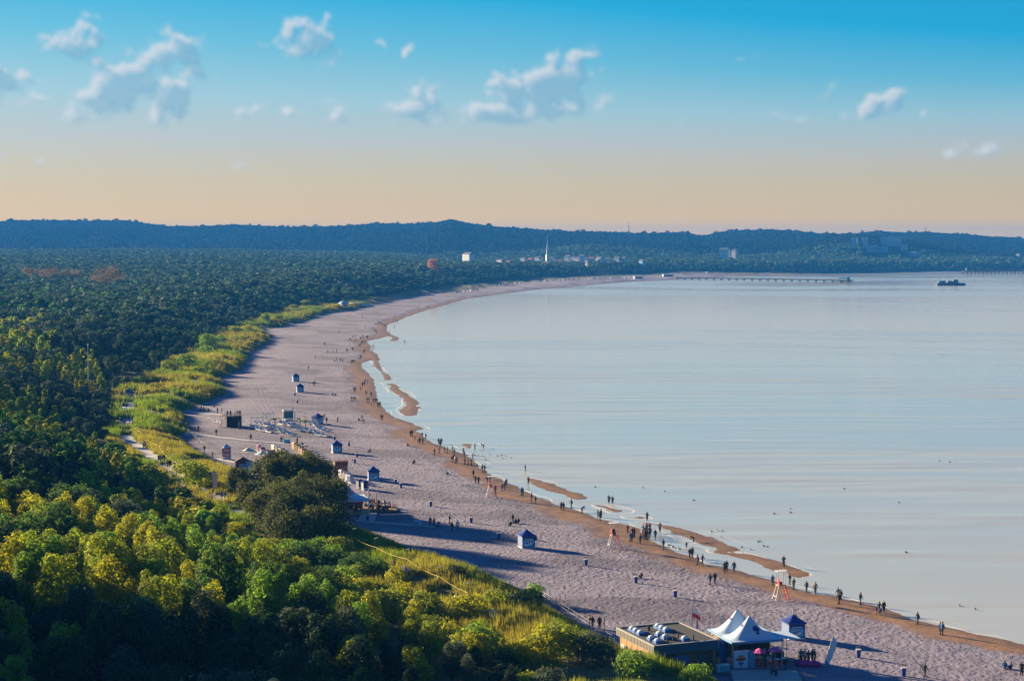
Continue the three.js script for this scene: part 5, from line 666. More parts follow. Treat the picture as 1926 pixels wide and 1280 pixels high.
{ const Z = 3250, X = (1028 - CX) / F * Z, g = groundH(X, -Z), o = thing('church', 'slim white stepped church spire rising over the resort', 'church', V3(X, g, -Z), .3); mesh('nave', bx(12, 14, 26, 0, 7, -12), creamW, o); mesh('tower', bx(6, 27, 6, 0, 13.5, 6), pale, o); const sp = []; for (let i = 0; i < 6; i++) { const r = 3.1 - i * .5; sp.push(cy(r, r - .75, 5.2, 0, 27 + i * 5.4, 6, 8)); sp.push(cy(r + .5, r + .5, .5, 0, 27 + i * 5.4, 6, 8)); } mesh('spire', join(sp), std([.42, .46, .5], .7), o); mesh('cross', join([bx(.35, 4, .35, 0, 61, 6), bx(1.8, .35, .35, 0, 62, 6)]), MAT.white, o); for (let i = 0; i < 4; i++) mesh('window', bx(1.4, 3, .1, 0, 6 + i * 5.4, 9.05), WIN, o); KEEP_OUT.push([X, -Z, 16]); }
function mastAt(name, label, x, yTop, Z, r, stay) { const X = (x - CX) / F * Z, g = groundH(X, -Z), top = EYE - (yTop - 460) / F * Z, o = thing(name, label, 'mast', V3(X, g, -Z)), H = top - g; mesh('shaft', cy(r, r * .5, H, 0, 0, 0, 8), stay === 2 ? pale : std([.12, .13, .16], .7), o); mesh('platform', join([cy(r * 2.4, r * 2.4, 1.6, 0, H * .55, 0, 8), cy(r * 1.8, r * 1.8, 1, 0, H * .8, 0, 8)]), std([.2, .2, .22], .7), o); mesh('antenna', cy(r * .45, r * .2, H * .2, 0, H, 0, 6), MAT.steel, o); }
mastAt('radio_mast', 'tall thin radio mast on the middle hill crest', 1182, 421, 4700, 1.1); mastAt('radio_mast', 'short dark mast on the right hill crest', 1740, 427, 5200, 1.5); mastAt('radio_mast', 'pale thin tower standing before the blue hill left of the spire', 803, 446, 3500, .55);
function pier(label, pts, step, deckH, w, end) { const a = P(...pts[0], 0), b = P(...pts[1], 0), L = a.distanceTo(b), o = thing('pier', label, 'pier', a, turnTo(b.x - a.x, b.z - a.z)), n = Math.round(L / step); mesh('deck', bx(w, 1.5, L, 0, deckH - .3, L / 2), std([.03, .03, .035], .8), o); mesh('railing', join([bx(.12, .12, L, w / 2, deckH + 1.5, L / 2), bx(.12, .12, L, -w / 2, deckH + 1.5, L / 2), ...Array.from({ length: n * 2 }, (_, i) => bx(.12, 1.2, .12, w / 2, deckH + .9, i * L / n / 2))]), MAT.steel, o); for (let i = 0; i <= n; i++) mesh('pile', join([cy(.7, .7, deckH + 1.2, w * .4, -2, i * L / n, 8), cy(.7, .7, deckH + 1.2, -w * .4, -2, i * L / n, 8), bx(w, .5, .8, 0, deckH - 1.1, i * L / n)]), MAT.dark, o); if (end) end(o, L); return o; }
pier('long dark pier on many piles reaching out from the resort beach', [[1274, 525.4], [1598, 531]], 14, 3.4, 5, (o, L) => { mesh('end_platform', bx(16, 1, 24, 0, 3.2, L - 10), MAT.dark, o); const k = mesh('end_pavilion', bx(7, 3.6, 15, 0, 5.6, L - 9), std([.16, .3, .45], .7), o); mesh('roof', bx(8.4, .8, 17, 0, 7.8, L - 9), std([.2, .34, .5], .7), k); for (let i = 0; i < 5; i++) for (const s of [-1, 1]) mesh('pile', cy(.6, .6, 5, s * 7, -2, L - 20 + i * 5, 8), MAT.dark, o); });
pier('second thin pier at the far right on slender piles', [[1812, 516], [2010, 514.2]], 9.5, 6.2, 4, (o) => { mesh('lamp_mast', join([cy(.3, .3, 11, 2, -1, 60, 6), cy(.3, .3, 11, 2, -1, 120, 6)]), MAT.dark, o); const t = mesh('gate_tower', cy(1.6, 1.2, 5.5, 0, 6, 8, 8), std([.3, .34, .38], .7), o); mesh('roof', new THREE.ConeGeometry(2.0, 2.4, 8).translate(0, 12.7, 8), MAT.sky, t); });
{ const p = P(1788, 536.4, 0), o = thing('ship', 'dark blue passenger ship lying alone on the far water', 'ship', p, Math.PI / 2 + .05), s = new THREE.Shape(); s.moveTo(-4, -19); s.lineTo(-4, 12); s.quadraticCurveTo(-3, 18, 0, 20.5); s.quadraticCurveTo(3, 18, 4, 12); s.lineTo(4, -19); s.closePath(); const h = new THREE.ExtrudeGeometry(s, { depth: 3.4, bevelEnabled: true, bevelSize: .3, bevelThickness: .3, bevelSegments: 2 }); h.rotateX(Math.PI / 2); h.translate(0, 2.9, 0); mesh('hull', h, std([.02, .035, .09], .5), o);
  mesh('bulwark', bx(8.3, .5, 30, 0, 3.2, -3), std([.06, .11, .2], .6), o); const c = mesh('saloon', bx(6.6, 2.6, 14, 0, 4.6, 3), std([.03, .07, .14], .6), o); mesh('window', join(Array.from({ length: 8 }, (_, i) => bx(6.7, .9, 1.1, 0, 4.9, -2.6 + i * 1.6))), WIN, c); const b = mesh('bridge', bx(5.4, 2.2, 6, 0, 6.8, 6.5), std([.05, .10, .2], .6), o); mesh('window', bx(5.5, .8, 4.8, 0, 7.1, 6.6), WIN, b); mesh('after_cabin', bx(6.2, 2.4, 9, 0, 4.4, -12), std([.03, .07, .15], .6), o); mesh('awning', bx(6.8, .3, 10, 0, 6.0, -12), std([.06, .12, .22], .6), o); mesh('mast', join([cy(.14, .1, 6, 0, 7.9, 7.5, 6), bx(2.4, .15, .15, 0, 11.4, 7.5)]), MAT.steel, o); mesh('mast', join([rod([0, 5.6, -8], [0, 13.5, -9.5], .13)]), MAT.steel, o); mesh('funnel', cy(.9, .8, 2, 0, 5.9, -3, 12), MAT.white, o); }
// far beach: huts and rows of white chairs
{ const o = thing('beach_hut', 'white gabled beach hut at the dune foot on the far beach', 'hut', onLand(646, 577), .6); mesh('wall', bx(6, 3, 5, 0, 1.5, 0), pale, o); const r = new THREE.ConeGeometry(5, 3, 4); r.rotateY(Math.PI / 4); r.translate(0, 4.4, 0); mesh('roof', r, MAT.fabric, o); mesh('door', bx(1.2, 2.1, .1, 0, 1.1, 2.55), MAT.blue, o); }
for (const [x, y, w, l] of [[668, 577, 8, 'long blue grey shed beside the white far beach hut'], [1200, 524, 14, 'pale beach pavilion left of the pier root'], [1256, 520, 18, 'blue roofed pavilion at the root of the pier'], [1333, 515.5, 8, 'small white hut behind the pier']]) { const o = thing('beach_pavilion', l, 'pavilion', onLand(x, y), .4); mesh('wall', bx(w, 3.2, 5, 0, 1.6, 0), std([.35, .45, .58], .7), o); mesh('roof', bx(w + 1, .6, 6, 0, 3.5, 0), pale, o); mesh('window', bx(w * .7, 1.2, .1, 0, 1.8, 2.56), WIN, o); }
{ const src = new THREE.Group(); mesh('hood', join([bx(1.5, 1.8, .25, 0, 1.1, -.4), bx(1.5, .2, 1.1, 0, 1.95, 0), bx(.15, 1.5, 1.0, .7, 1, 0), bx(.15, 1.5, 1.0, -.7, 1, 0)]), MAT.white, src); mesh('seat', bx(1.3, .6, .9, 0, .3, .1), MAT.navy, src); const R = rng(21); let first = true;
  for (const [label, x0, y0, x1, y1, n] of [['white beach chair in the near dotted row on the far beach', 857, 551, 900, 546, 10], ['white beach chair in the middle dotted row on the far beach', 930, 538.5, 980, 533.5, 12], ['white beach chair in the crowded row below the resort', 1020, 529.5, 1100, 525, 22], ['white beach chair in the crowded row towards the pier', 1100, 525, 1185, 521.8, 22], ['white beach chair beside the far beach shed', 676, 577, 700, 576, 6]]) for (let i = 0; i < n; i++) { const t = (i + .5) / n, p = onLand(lerp(x0, x1, t) + (R() - .5) * 2, lerp(y0, y1, t) + (R() - .5) * 1.6), o = first ? (first = false, src.position.copy(p), src.name = numbered('far_beach_chair'), scene.add(src), src) : dup(src, 'far_beach_chair', label, p, R() * 1.5 + 2); tag(o, `${ordinal(i)} ${label.replace('chair ', 'chair from left ')}`, 'beach chair', 'white beach chairs on the far beach'); } }

// ---------------------------------------------------------------- people
// a body as joints and tapered bones, joined with a smooth minimum and meshed as one surface
const HEADS = 1.75;
function skeleton(pose) {
  const J = {}, set = (k, x, y, z) => { J[k] = V3(x, y, z); };
  const legs = { walk: [[.10, .50, .10, .10, .06, .26], [-.10, .50, .02, -.10, .09, -.24]], walk2: [[.10, .50, .07, .10, .06, .16], [-.10, .51, -.02, -.10, .08, -.16]], stand: [[.10, .48, .02, .12, .06, 0], [-.10, .48, .02, -.12, .06, .02]], bend: [[.12, .46, .10, .13, .06, .02], [-.12, .46, .10, -.13, .06, -.04]], sit: [[.11, .42, .42, .12, .05, .68], [-.11, .46, .38, -.12, .05, .56]], chair: [[.11, .50, .46, .12, .08, .52], [-.11, .50, .46, -.12, .08, .50]] }[pose];
  const hip = pose === 'sit' ? .14 : pose === 'chair' ? .52 : pose === 'bend' ? .80 : .92, lean = pose === 'bend' ? .62 : pose === 'sit' ? -.10 : .04, up = pose === 'bend' ? .26 : .5;
  set('hip', 0, hip, 0); set('chest', 0, hip + up * .82, lean * .8); set('neck', 0, hip + up * 1.13, lean * 1.1); set('head', 0, hip + up * 1.13 + (pose === 'bend' ? .06 : .17), lean * 1.1 + (pose === 'bend' ? .17 : .04));
  [['l', 0], ['r', 1]].forEach(([s, i]) => { const [kx, ky, kz, fx, fy, fz] = legs[i], sx = i ? -1 : 1; set('hip' + s, .095 * sx, hip - .02, 0); set('knee' + s, kx, ky, kz); set('foot' + s, fx, fy, fz); set('toe' + s, fx * 1.15, .03 + fy * .2, fz + .15);
    const sh = V3(.185 * sx, hip + up * 1.0, lean), sw = pose === 'walk' ? (i ? .22 : -.20) : pose === 'walk2' ? (i ? .12 : -.12) : 0; J['sh' + s] = sh;
    if (pose === 'stand') { J['el' + s] = sh.clone().add(V3(.10 * sx, -.27, -.04)); J['wr' + s] = i ? sh.clone().add(V3(-.02, -.30, .22)) : sh.clone().add(V3(.1, -.52, .04)); }
    else if (pose === 'sit' || pose === 'chair') { J['el' + s] = sh.clone().add(V3(.10 * sx, -.26, .06)); J['wr' + s] = sh.clone().add(V3(.02 * sx, -.34, .30)); }
    else if (pose === 'bend') { J['el' + s] = sh.clone().add(V3(.04 * sx, -.26, .08)); J['wr' + s] = sh.clone().add(V3(0, -.48, .16)); }
    else { J['el' + s] = sh.clone().add(V3(.07 * sx, -.27, sw * .5)); J['wr' + s] = sh.clone().add(V3(.08 * sx, -.50, sw + .07)); } });
  const B = [['hip', 'chest', .135, .15, 'top'], ['chest', 'neck', .15, .075, 'top'], ['neck', 'head', .058, .075, 'skin'], ['head', 'head', .105, .105, 'skin']];
  for (const s of ['l', 'r']) B.push(['hip' + s, 'knee' + s, .098, .068, 'legs'], ['knee' + s, 'foot' + s, .064, .042, 'legs'], ['foot' + s, 'toe' + s, .05, .035, 'shoe'], ['sh' + s, 'el' + s, .062, .046, 'top'], ['el' + s, 'wr' + s, .044, .031, 'top'], ['chest', 'sh' + s, .10, .07, 'top']);
  B.push(['hip', 'hipl', .13, .105, 'legs'], ['hip', 'hipr', .13, .105, 'legs']);
  return { J, B };
}
function field({ J, B }, grow, res, span, cy0, cz0) {
  const mc = new MarchingCubes(res, new THREE.MeshStandardMaterial(), false, false, 60000); mc.isolation = 0;
  const half = res / 2, bones = B.map(([a, b, r0, r1, k]) => ({ a: J[a], d: J[b].clone().sub(J[a]), r0: r0 + grow, r1: r1 + grow, k }));
  const at = (x, y, z) => { let m = 9, who = '', bd = 9; for (const q of bones) { const px = x - q.a.x, py = y - q.a.y, pz = z - q.a.z, L = q.d.lengthSq(), t = L ? clamp((px * q.d.x + py * q.d.y + pz * q.d.z) / L) : 0, d = Math.hypot(px - q.d.x * t, py - q.d.y * t, pz - q.d.z * t) - lerp(q.r0, q.r1, t); if (d < bd) { bd = d; who = q.k; } const h = clamp(.5 + .5 * (m - d) / .05); m = lerp(m, d, h) - .05 * h * (1 - h); } return [m, who]; };
  for (let k = 0; k < res; k++) for (let j = 0; j < res; j++) for (let i = 0; i < res; i++) { const x = (i - half) / half * span, y = (j - half) / half * span + cy0, z = (k - half) / half * span + cz0; mc.field[i + j * res + k * res * res] = Math.abs(x) > .55 ? -1 : -at(x, y, z)[0]; }
  mc.update();
  const n = mc.count, pos = new Float32Array(n * 3), kinds = []; for (let i = 0; i < n; i++) { pos[i * 3] = mc.positionArray[i * 3] * span; pos[i * 3 + 1] = mc.positionArray[i * 3 + 1] * span + cy0; pos[i * 3 + 2] = mc.positionArray[i * 3 + 2] * span + cz0; }
  for (let i = 0; i < n; i += 3) { const cx = (pos[i * 3] + pos[i * 3 + 3] + pos[i * 3 + 6]) / 3, cyy = (pos[i * 3 + 1] + pos[i * 3 + 4] + pos[i * 3 + 7]) / 3, cz = (pos[i * 3 + 2] + pos[i * 3 + 5] + pos[i * 3 + 8]) / 3; kinds.push(at(cx, cyy, cz)[1]); }
  const geo = (keep) => { const out = []; kinds.forEach((k, t) => { if (keep(k)) for (let q = 0; q < 9; q++) out.push(pos[t * 9 + q]); }); const g = new THREE.BufferGeometry(); g.setAttribute('position', new THREE.Float32BufferAttribute(out, 3)); const m = mergeVertices(g, 1e-4); m.computeVertexNormals(); return m; };
  return geo;
}
function figure(pose) {
  const sk = skeleton(pose), { J } = sk, cy0 = .92, cz0 = .1, skin = field(sk, 0, 64, 1.08, cy0, cz0)(() => true), dressed = field(sk, .016, 64, 1.08, cy0, cz0), extra = [];
  const ball = (p, rx, ry, rz, n = 8) => { const g = new THREE.SphereGeometry(1, n, n - 2); g.scale(rx, ry, rz); g.translate(p.x, p.y, p.z); return g; }, H = J.head;
  extra.push(ball(V3(H.x, H.y - .005, H.z + .112), .014, .022, .02), ball(V3(H.x + .1, H.y, H.z - .005), .012, .03, .02), ball(V3(H.x - .1, H.y, H.z - .005), .012, .03, .02), ball(V3(H.x, H.y - .055, H.z + .094), .028, .008, .012));
  for (const s of ['l', 'r']) { const w = J['wr' + s], dir = w.clone().sub(J['el' + s]).normalize(), side = V3(0, 0, 1).cross(dir).normalize(), fwd = dir.clone().cross(side).normalize(), palm = w.clone().addScaledVector(dir, .055); extra.push(ball(palm, .026, .05, .042)); for (let f = 0; f < 4; f++) { const b = palm.clone().addScaledVector(dir, .04).addScaledVector(fwd, (f - 1.5) * .02), len = [.062, .074, .07, .056][f], m = b.clone().addScaledVector(dir, len * .6), e = m.clone().addScaledVector(dir, len * .35).addScaledVector(side, s === 'l' ? .02 : -.02); extra.push(limb(b, m, .009, .0085, 5), limb(m, e, .0085, .007, 5)); } const tb = palm.clone().addScaledVector(fwd, .036).addScaledVector(dir, -.02); extra.push(limb(tb, tb.clone().addScaledVector(fwd, .03).addScaledVector(dir, .045), .011, .008, 5)); }
  const strip2 = (g) => { g = g.index ? g.toNonIndexed() : g; g.deleteAttribute('uv'); return g; };
  const hairG = new THREE.SphereGeometry(.116, 14, 8, 0, Math.PI * 2, 0, 1.75); hairG.rotateX(-.55); hairG.translate(H.x, H.y + .012, H.z - .008);
  const eyes = mergeGeometries([ball(V3(H.x + .036, H.y + .01, H.z + .098), .012, .009, .008), ball(V3(H.x - .036, H.y + .01, H.z + .098), .012, .009, .008)].map(strip2));
  return { body: mergeGeometries([strip2(skin), ...extra.map(strip2)]), top: dressed((k) => k === 'top'), legs: dressed((k) => k === 'legs'), shoe: dressed((k) => k === 'shoe'), hair: hairG, eyes };
}
const FIG = Object.fromEntries(['walk', 'walk2', 'stand', 'bend', 'sit', 'chair'].map((k) => [k, figure(k)]));
const CLOTH = { navy: std([.02, .035, .09], .85), black: std([.012, .012, .016], .85), grey: std([.09, .09, .10], .85), maroon: std([.12, .02, .03], .85), blue: std([.04, .12, .30], .85), white: std([.6, .6, .62], .8), red: std([.42, .04, .05], .8), green: std([.05, .09, .04], .85), tan: std([.3, .2, .12], .85), teal: std([.02, .12, .16], .85), pink: std([.55, .2, .25], .8), jeans: std([.05, .08, .16], .85) };
const SKIN = std([.36, .2, .13], .6), HAIR = [std([.03, .02, .012], .7), std([.10, .06, .03], .7), std([.2, .14, .07], .7)];
const proto = {}; let folk = 0;
function personAt(p, pose, shirt, legs, turn, scale, label, group) {
  if (!proto[pose]) { const f = FIG[pose], o = new THREE.Group(); mesh('body', f.body, SKIN, o); mesh('jacket', f.top, CLOTH.navy, o); mesh('trousers', f.legs, CLOTH.black, o); mesh('shoes', f.shoe, CLOTH.black, o); mesh('hair', f.hair, HAIR[0], o); mesh('eyes', f.eyes, CLOTH.black, o); proto[pose] = o; }
  const o = proto[pose].clone(); o.name = numbered('person'); o.children[1].material = CLOTH[shirt]; o.children[2].material = CLOTH[legs]; o.children[4].material = HAIR[folk % 3];
  o.position.copy(p); o.rotation.y = turn; o.scale.setScalar(scale); tag(o, label, 'person', group); scene.add(o); folk++; return o;
}
const zoomed = { a: (x, y) => [1400 + x / 3.662, 1000 + y / 3.662], b: (x, y) => [1080 + x / 4.377, 900 + y / 4.377], c: (x, y) => [640 + x / 4.377, 860 + y / 4.377], d: (x, y) => [760 + x / 4.586, 780 + y / 4.586], e: (x, y) => [560 + x / 5.333, 560 + y / 5.333], f: (x, y) => [340 + x / 4.377, 740 + y / 4.377], g: (x, y) => [180 + x / 4.923, 700 + y / 4.923], h: (x, y) => [1080 + x / 3.704, 1080 + y / 3.704], p: (x, y) => [x, y] };
const nth = ['first', 'second', 'third', 'fourth', 'fifth', 'sixth', 'seventh', 'eighth', 'ninth', 'tenth', 'eleventh', 'twelfth', 'thirteenth', 'fourteenth'];
const doing = { walk: 'walking', walk2: 'strolling', stand: 'standing', bend: 'bending down', sit: 'sitting', chair: 'sitting' };
{
  const R = rng(616), dark = ['navy', 'black', 'navy', 'grey', 'maroon', 'black', 'blue', 'navy', 'green', 'grey', 'red', 'black', 'white'], low = ['black', 'jeans', 'navy', 'black', 'grey', 'jeans'];
  // [zoom, where, [[x, y, pose letter, shirt], ...]] pose: w walk, v stroll, s stand, b bend, t sit on the ground, k child
  const crowd = [
    ['a', 'by the lower right lifeguard stand', [[196, 368, 'w', 'blue'], [314, 362, 's', 'navy'], [340, 397, 's', 'green'], [430, 412, 'w'], [490, 427, 'w', 'tan']]],
    ['a', 'on the tip of the lower sandbar', [[272, 240, 's', 'navy']]],
    ['a', 'in the trio right of the lifeguard stand', [[648, 462, 'w', 'blue'], [668, 468, 'w'], [654, 496, 'w', 'black']]],
    ['a', 'alone between two groups on the lower wet sand', [[800, 500, 's', 'black']]],
    ['a', 'in the family on the lower wet sand', [[912, 566, 'k', 'red'], [930, 558, 'w', 'navy'], [941, 572, 'k', 'blue'], [963, 557, 'w', 'black']]],
    ['a', 'alone at the lower waterline', [[1197, 632, 'w', 'black']]],
    ['a', 'in the couple nearest the lower right corner water', [[1350, 706, 'w', 'navy'], [1365, 710, 'v', 'blue']]],
    ['a', 'alone on the dry sand at the lower right', [[1243, 1000, 'w', 'black']]],
    ['a', 'at the right edge of the photo', [[1795, 940, 't', 'blue'], [1835, 945, 't', 'navy'], [1912, 985, 's', 'black']]],
    ['b', 'on the shallow sandbar end above the crowd', [[286, 205, 's'], [316, 208, 's']]],
    ['b', 'in the waterside trio left of the stand', [[196, 318, 's'], [212, 342, 'w'], [224, 322, 's']]],
    ['b', 'crouched at the waterline', [[62, 276, 'b', 'navy']]],
    ['b', 'standing in the shallow water above the crowd', [[601, 345, 's', 'black']]],
    ['b', 'in the group right of the middle lifeguard stand', [[440, 450, 's', 'maroon'], [478, 480, 's', 'navy'], [497, 482, 's', 'maroon'], [459, 516, 'w', 'blue'], [475, 518, 'w', 'grey'], [543, 535, 'w', 'navy']]],
    ['b', 'in the dark crowd at the middle waterline', [[570, 452, 's'], [597, 440, 's'], [622, 440, 's', 'navy'], [568, 485, 's', 'maroon'], [582, 498, 's', 'maroon'], [598, 500, 's', 'black'], [608, 478, 's', 'black'], [618, 495, 's', 'navy'], [627, 470, 's', 'navy'], [590, 470, 's', 'black']]],
    ['b', 'at the lagoon right of the crowd', [[706, 440, 's', 'grey'], [668, 497, 'w', 'black'], [735, 578, 'w', 'navy'], [925, 570, 'k', 'maroon']]],
    ['b', 'bending on the long sandbar', [[985, 520, 'b', 'maroon']]],
    ['b', 'in the pair above the two dog walkers', [[952, 650, 'w', 'black'], [973, 647, 'w', 'grey']]],
    ['b', 'in the pair walking a pale dog', [[1019, 712, 'w', 'maroon'], [1056, 702, 'w', 'navy']]],
    ['b', 'in the trio below the second sandbar', [[1238, 772, 'w', 'grey'], [1256, 762, 'w', 'navy'], [1318, 770, 'w', 'navy']]],
    ['b', 'in the hand holding pair on dry sand', [[1120, 870, 'v', 'navy'], [1159, 862, 'v', 'black']]],
    ['b', 'beside the litter bin on dry sand', [[550, 818, 't', 'maroon']]],
    ['c', 'in the pair above the upper lifeguard stand', [[1112, 213, 'w'], [1138, 215, 'w']]],
    ['c', 'alone above the pair by the upper lifeguard stand', [[1095, 163, 'w', 'navy']]],
    ['c', 'in the pair above the upper stand', [[1209, 206, 'w', 'maroon'], [1231, 206, 's', 'maroon']]],
    ['c', 'beside the upper lifeguard stand', [[1278, 292, 's', 'maroon']]],
    ['c', 'in the trio right of the upper lifeguard stand', [[1332, 280, 'w'], [1352, 265, 'w'], [1365, 242, 'w']]],
    ['c', 'in the close pair left of the upper sandbar', [[1489, 312, 'w'], [1504, 313, 'w']]],
    ['c', 'in the pair below the close pair', [[1572, 360, 'w', 'maroon'], [1608, 383, 's', 'black']]],
    ['c', 'at the lagoon edge left of the small sandbar', [[1818, 436, 's', 'maroon'], [1838, 436, 's', 'blue'], [1903, 412, 'w', 'grey']]],
    ['c', 'alone in the open water by the upper sandbar', [[1524, 118, 's', 'black']]],
    ['c', 'on the left tip of the upper sandbar', [[1548, 217, 's', 'grey']]],
    ['c', 'at the right end of the long boardwalk', [[740, 566, 'v', 'black'], [771, 572, 's', 'tan'], [898, 546, 'w', 'navy'], [918, 610, 'w', 'black'], [965, 597, 'w', 'white']]],
    ['c', 'in the sitting group on the middle sand', [[1400, 562, 't', 'black'], [1420, 540, 's', 'black'], [1440, 542, 't', 'navy'], [1465, 540, 't', 'black']]],
    ['c', 'sitting beside the lone blue cabin', [[1606, 683, 't', 'black']]],
    ['c', 'sitting on the middle sand apart', [[605, 50, 't', 'maroon'], [877, 142, 't', 'teal']]],
    ['d', 'in the upper cluster at the wet sand corner', [[55, 185, 'w'], [68, 186, 'w'], [92, 216, 'k', 'maroon'], [122, 246, 'k', 'grey'], [135, 247, 'w', 'maroon'], [160, 252, 's', 'black'], [155, 202, 's'], [186, 212, 's', 'black']]],
    ['d', 'in the trio at the lagoon head', [[298, 252, 'w', 'blue'], [311, 276, 'w'], [321, 256, 'w', 'navy']]],
    ['d', 'in the loose row below the lagoon head', [[262, 346, 'w', 'grey'], [300, 332, 'w'], [350, 326, 'w'], [374, 332, 'w', 'navy'], [420, 328, 's', 'navy'], [435, 352, 's', 'black']]],
    ['d', 'in the tight group below the loose row', [[412, 410, 'w', 'maroon'], [426, 402, 'w', 'navy'], [440, 417, 'w', 'white'], [454, 412, 's', 'grey']]],
    ['d', 'in the group at the bird shallows', [[510, 342, 's'], [518, 372, 's', 'navy'], [525, 430, 'w', 'black'], [552, 436, 'w', 'blue'], [580, 432, 's'], [592, 384, 's', 'grey']]],
    ['d', 'in the pair at the shallows below the birds', [[675, 492, 'w', 'maroon'], [695, 494, 'w']]],
    ['d', 'on the small round sandbar line', [[687, 290, 'b', 'navy'], [610, 302, 's', 'grey']]],
    ['d', 'sitting alone on the violet sand', [[85, 420, 't', 'maroon'], [28, 270, 't', 'red']]],
    ['e', 'alone on the beach above the two far cabins', [[300, 553, 's', 'grey'], [352, 550, 'w', 'white'], [387, 545, 'w', 'white'], [268, 475, 's'], [175, 612, 's'], [105, 722, 's']]],
    ['e', 'in the scattered strollers near the upper lagoon', [[487, 540, 'w'], [500, 539, 'w'], [548, 526, 'w'], [660, 554, 'w'], [670, 546, 'w']]],
    ['e', 'by the top of the upper lagoon', [[622, 613, 'w', 'maroon'], [632, 607, 'w'], [362, 636, 't'], [388, 632, 's'], [425, 642, 'w'], [450, 646, 'w'], [540, 656, 'w', 'black'], [552, 657, 'w', 'black'], [568, 652, 'w']]],
    ['e', 'in the pair right of the two far cabins', [[155, 882, 'w'], [169, 880, 'w']]],
    ['e', 'sitting on the sand right of the far cabins', [[348, 980, 't'], [373, 980, 't']]],
    ['e', 'on the orange sand along the upper lagoon', [[562, 941, 'w'], [574, 943, 'w'], [630, 931, 'w'], [648, 890, 'w'], [667, 882, 'w'], [673, 860, 'w'], [696, 861, 'w'], [685, 977, 'w'], [735, 991, 'w']]],
    ['e', 'in the trio left of the lagoon crowd', [[535, 1036, 'w'], [553, 1036, 'w'], [573, 1036, 'w']]],
    ['e', 'in the crowd below the upper lagoon', [[695, 1046, 'w'], [714, 1046, 'w'], [757, 1052, 'w', 'maroon'], [783, 1052, 'w'], [737, 1082, 'k', 'maroon'], [800, 1092, 'w', 'maroon'], [812, 1096, 'w', 'maroon'], [824, 1086, 'w', 'blue']]],
    ['e', 'in the pair below the lagoon crowd', [[833, 1223, 'w', 'maroon'], [848, 1223, 'w', 'maroon']]],
    ['e', 'among walkers right of the bar loungers', [[262, 1216, 'w', 'maroon'], [288, 1256, 'w', 'navy'], [400, 1252, 'w', 'teal'], [610, 1232, 't'], [643, 1228, 's'], [662, 1262, 'w']]],
    ['e', 'in the gathering at the narrow upper beach', [[550, 401, 'w'], [578, 401, 'w'], [523, 426, 's'], [584, 441, 'w'], [627, 417, 's'], [652, 400, 'w'], [690, 406, 's', 'maroon'], [700, 406, 's', 'maroon'], [640, 462, 's', 'black'], [646, 456, 's', 'black'], [672, 457, 's'], [615, 491, 'w'], [630, 486, 'w']]],
    ['e', 'on the sand point above the gathering', [[675, 305, 's', 'grey'], [760, 311, 'w'], [775, 341, 'w'], [790, 352, 'w'], [782, 270, 't'], [810, 261, 'w'], [825, 263, 'w'], [838, 269, 'w'], [852, 284, 'w'], [870, 286, 's']]],
    ['e', 'wading near the small upper spit', [[915, 357, 's', 'grey'], [967, 297, 's'], [1070, 452, 's', 'green'], [750, 502, 's'], [763, 502, 's'], [740, 547, 's']]],
    ['e', 'along the far orange waterline', [[960, 232, 'w'], [975, 197, 'w'], [998, 237, 'w'], [1213, 127, 's'], [1285, 107, 's'], [1305, 102, 's'], [1380, 52, 's'], [1495, 52, 's'], [1520, 52, 's']]],
    ['e', 'alone on the far grey sand', [[413, 356, 's'], [650, 202, 's']]],
    ['f', 'on the sand left of the beach bar', [[135, 317, 's', 'red'], [143, 312, 's', 'maroon'], [290, 342, 'w', 'black'], [575, 387, 'w', 'black'], [480, 292, 's', 'teal']]],
    ['f', 'near the red sign stand by the dune', [[193, 482, 'w', 'black'], [258, 532, 'w', 'teal']]],
    ['f', 'near the right end of the bar boardwalk', [[825, 402, 's', 'maroon'], [957, 417, 's', 'maroon'], [1003, 437, 'b', 'black']]],
    ['f', 'resting at the thin boardwalk above the bar', [[165, 147, 's'], [187, 150, 's'], [205, 142, 't'], [225, 143, 't'], [247, 142, 't'], [270, 112, 't'], [300, 162, 's'], [335, 162, 's']]],
    ['f', 'sitting right of the boardwalk end cabin', [[1555, 482, 't', 'black']]],
    ['g', 'on the promenade below the gate hut', [[275, 412, 'v', 'navy'], [290, 402, 'v', 'black'], [297, 442, 'v', 'blue'], [240, 472, 'v', 'navy'], [266, 492, 'v', 'grey'], [252, 568, 'v', 'navy'], [273, 572, 'v', 'navy']]],
    ['g', 'in the white clad pair at the promenade bend', [[438, 702, 'v', 'white'], [452, 694, 'v', 'blue']]],
    ['g', 'in the dark group on the white promenade', [[578, 832, 'v', 'black'], [598, 842, 'v', 'navy'], [615, 832, 'v', 'grey'], [632, 827, 'v', 'black'], [665, 882, 'v', 'black'], [686, 882, 'v', 'black'], [728, 932, 'v', 'navy']]],
    ['g', 'beyond the pink feather flag', [[1163, 1172, 'v', 'blue'], [1195, 1182, 'v', 'blue'], [1225, 1168, 'v', 'tan']]],
    ['h', 'at the fence end beside the lamp post', [[105, 366, 'w', 'tan'], [128, 372, 'w', 'black'], [177, 376, 'w', 'black']]],
    ['p', 'walking on the marquee deck', [[1478, 1265, 'w', 'black'], [1461, 1279, 'b', 'black']]],
    ['p', 'by the turquoise chest', [[1352, 1262, 's', 'tan'], [1371, 1260, 's', 'pink']]],
    ['p', 'in front of the marquee counter', [[1440, 1251, 's', 'maroon'], [1469, 1250, 's', 'black']]],
    ['p', 'behind the magenta bean bags', [[1507, 1247, 's', 'teal'], [1514, 1246, 's', 'white'], [1521, 1248, 's', 'navy'], [1528, 1246, 's', 'black'], [1533, 1247, 's', 'tan']]],
  ];
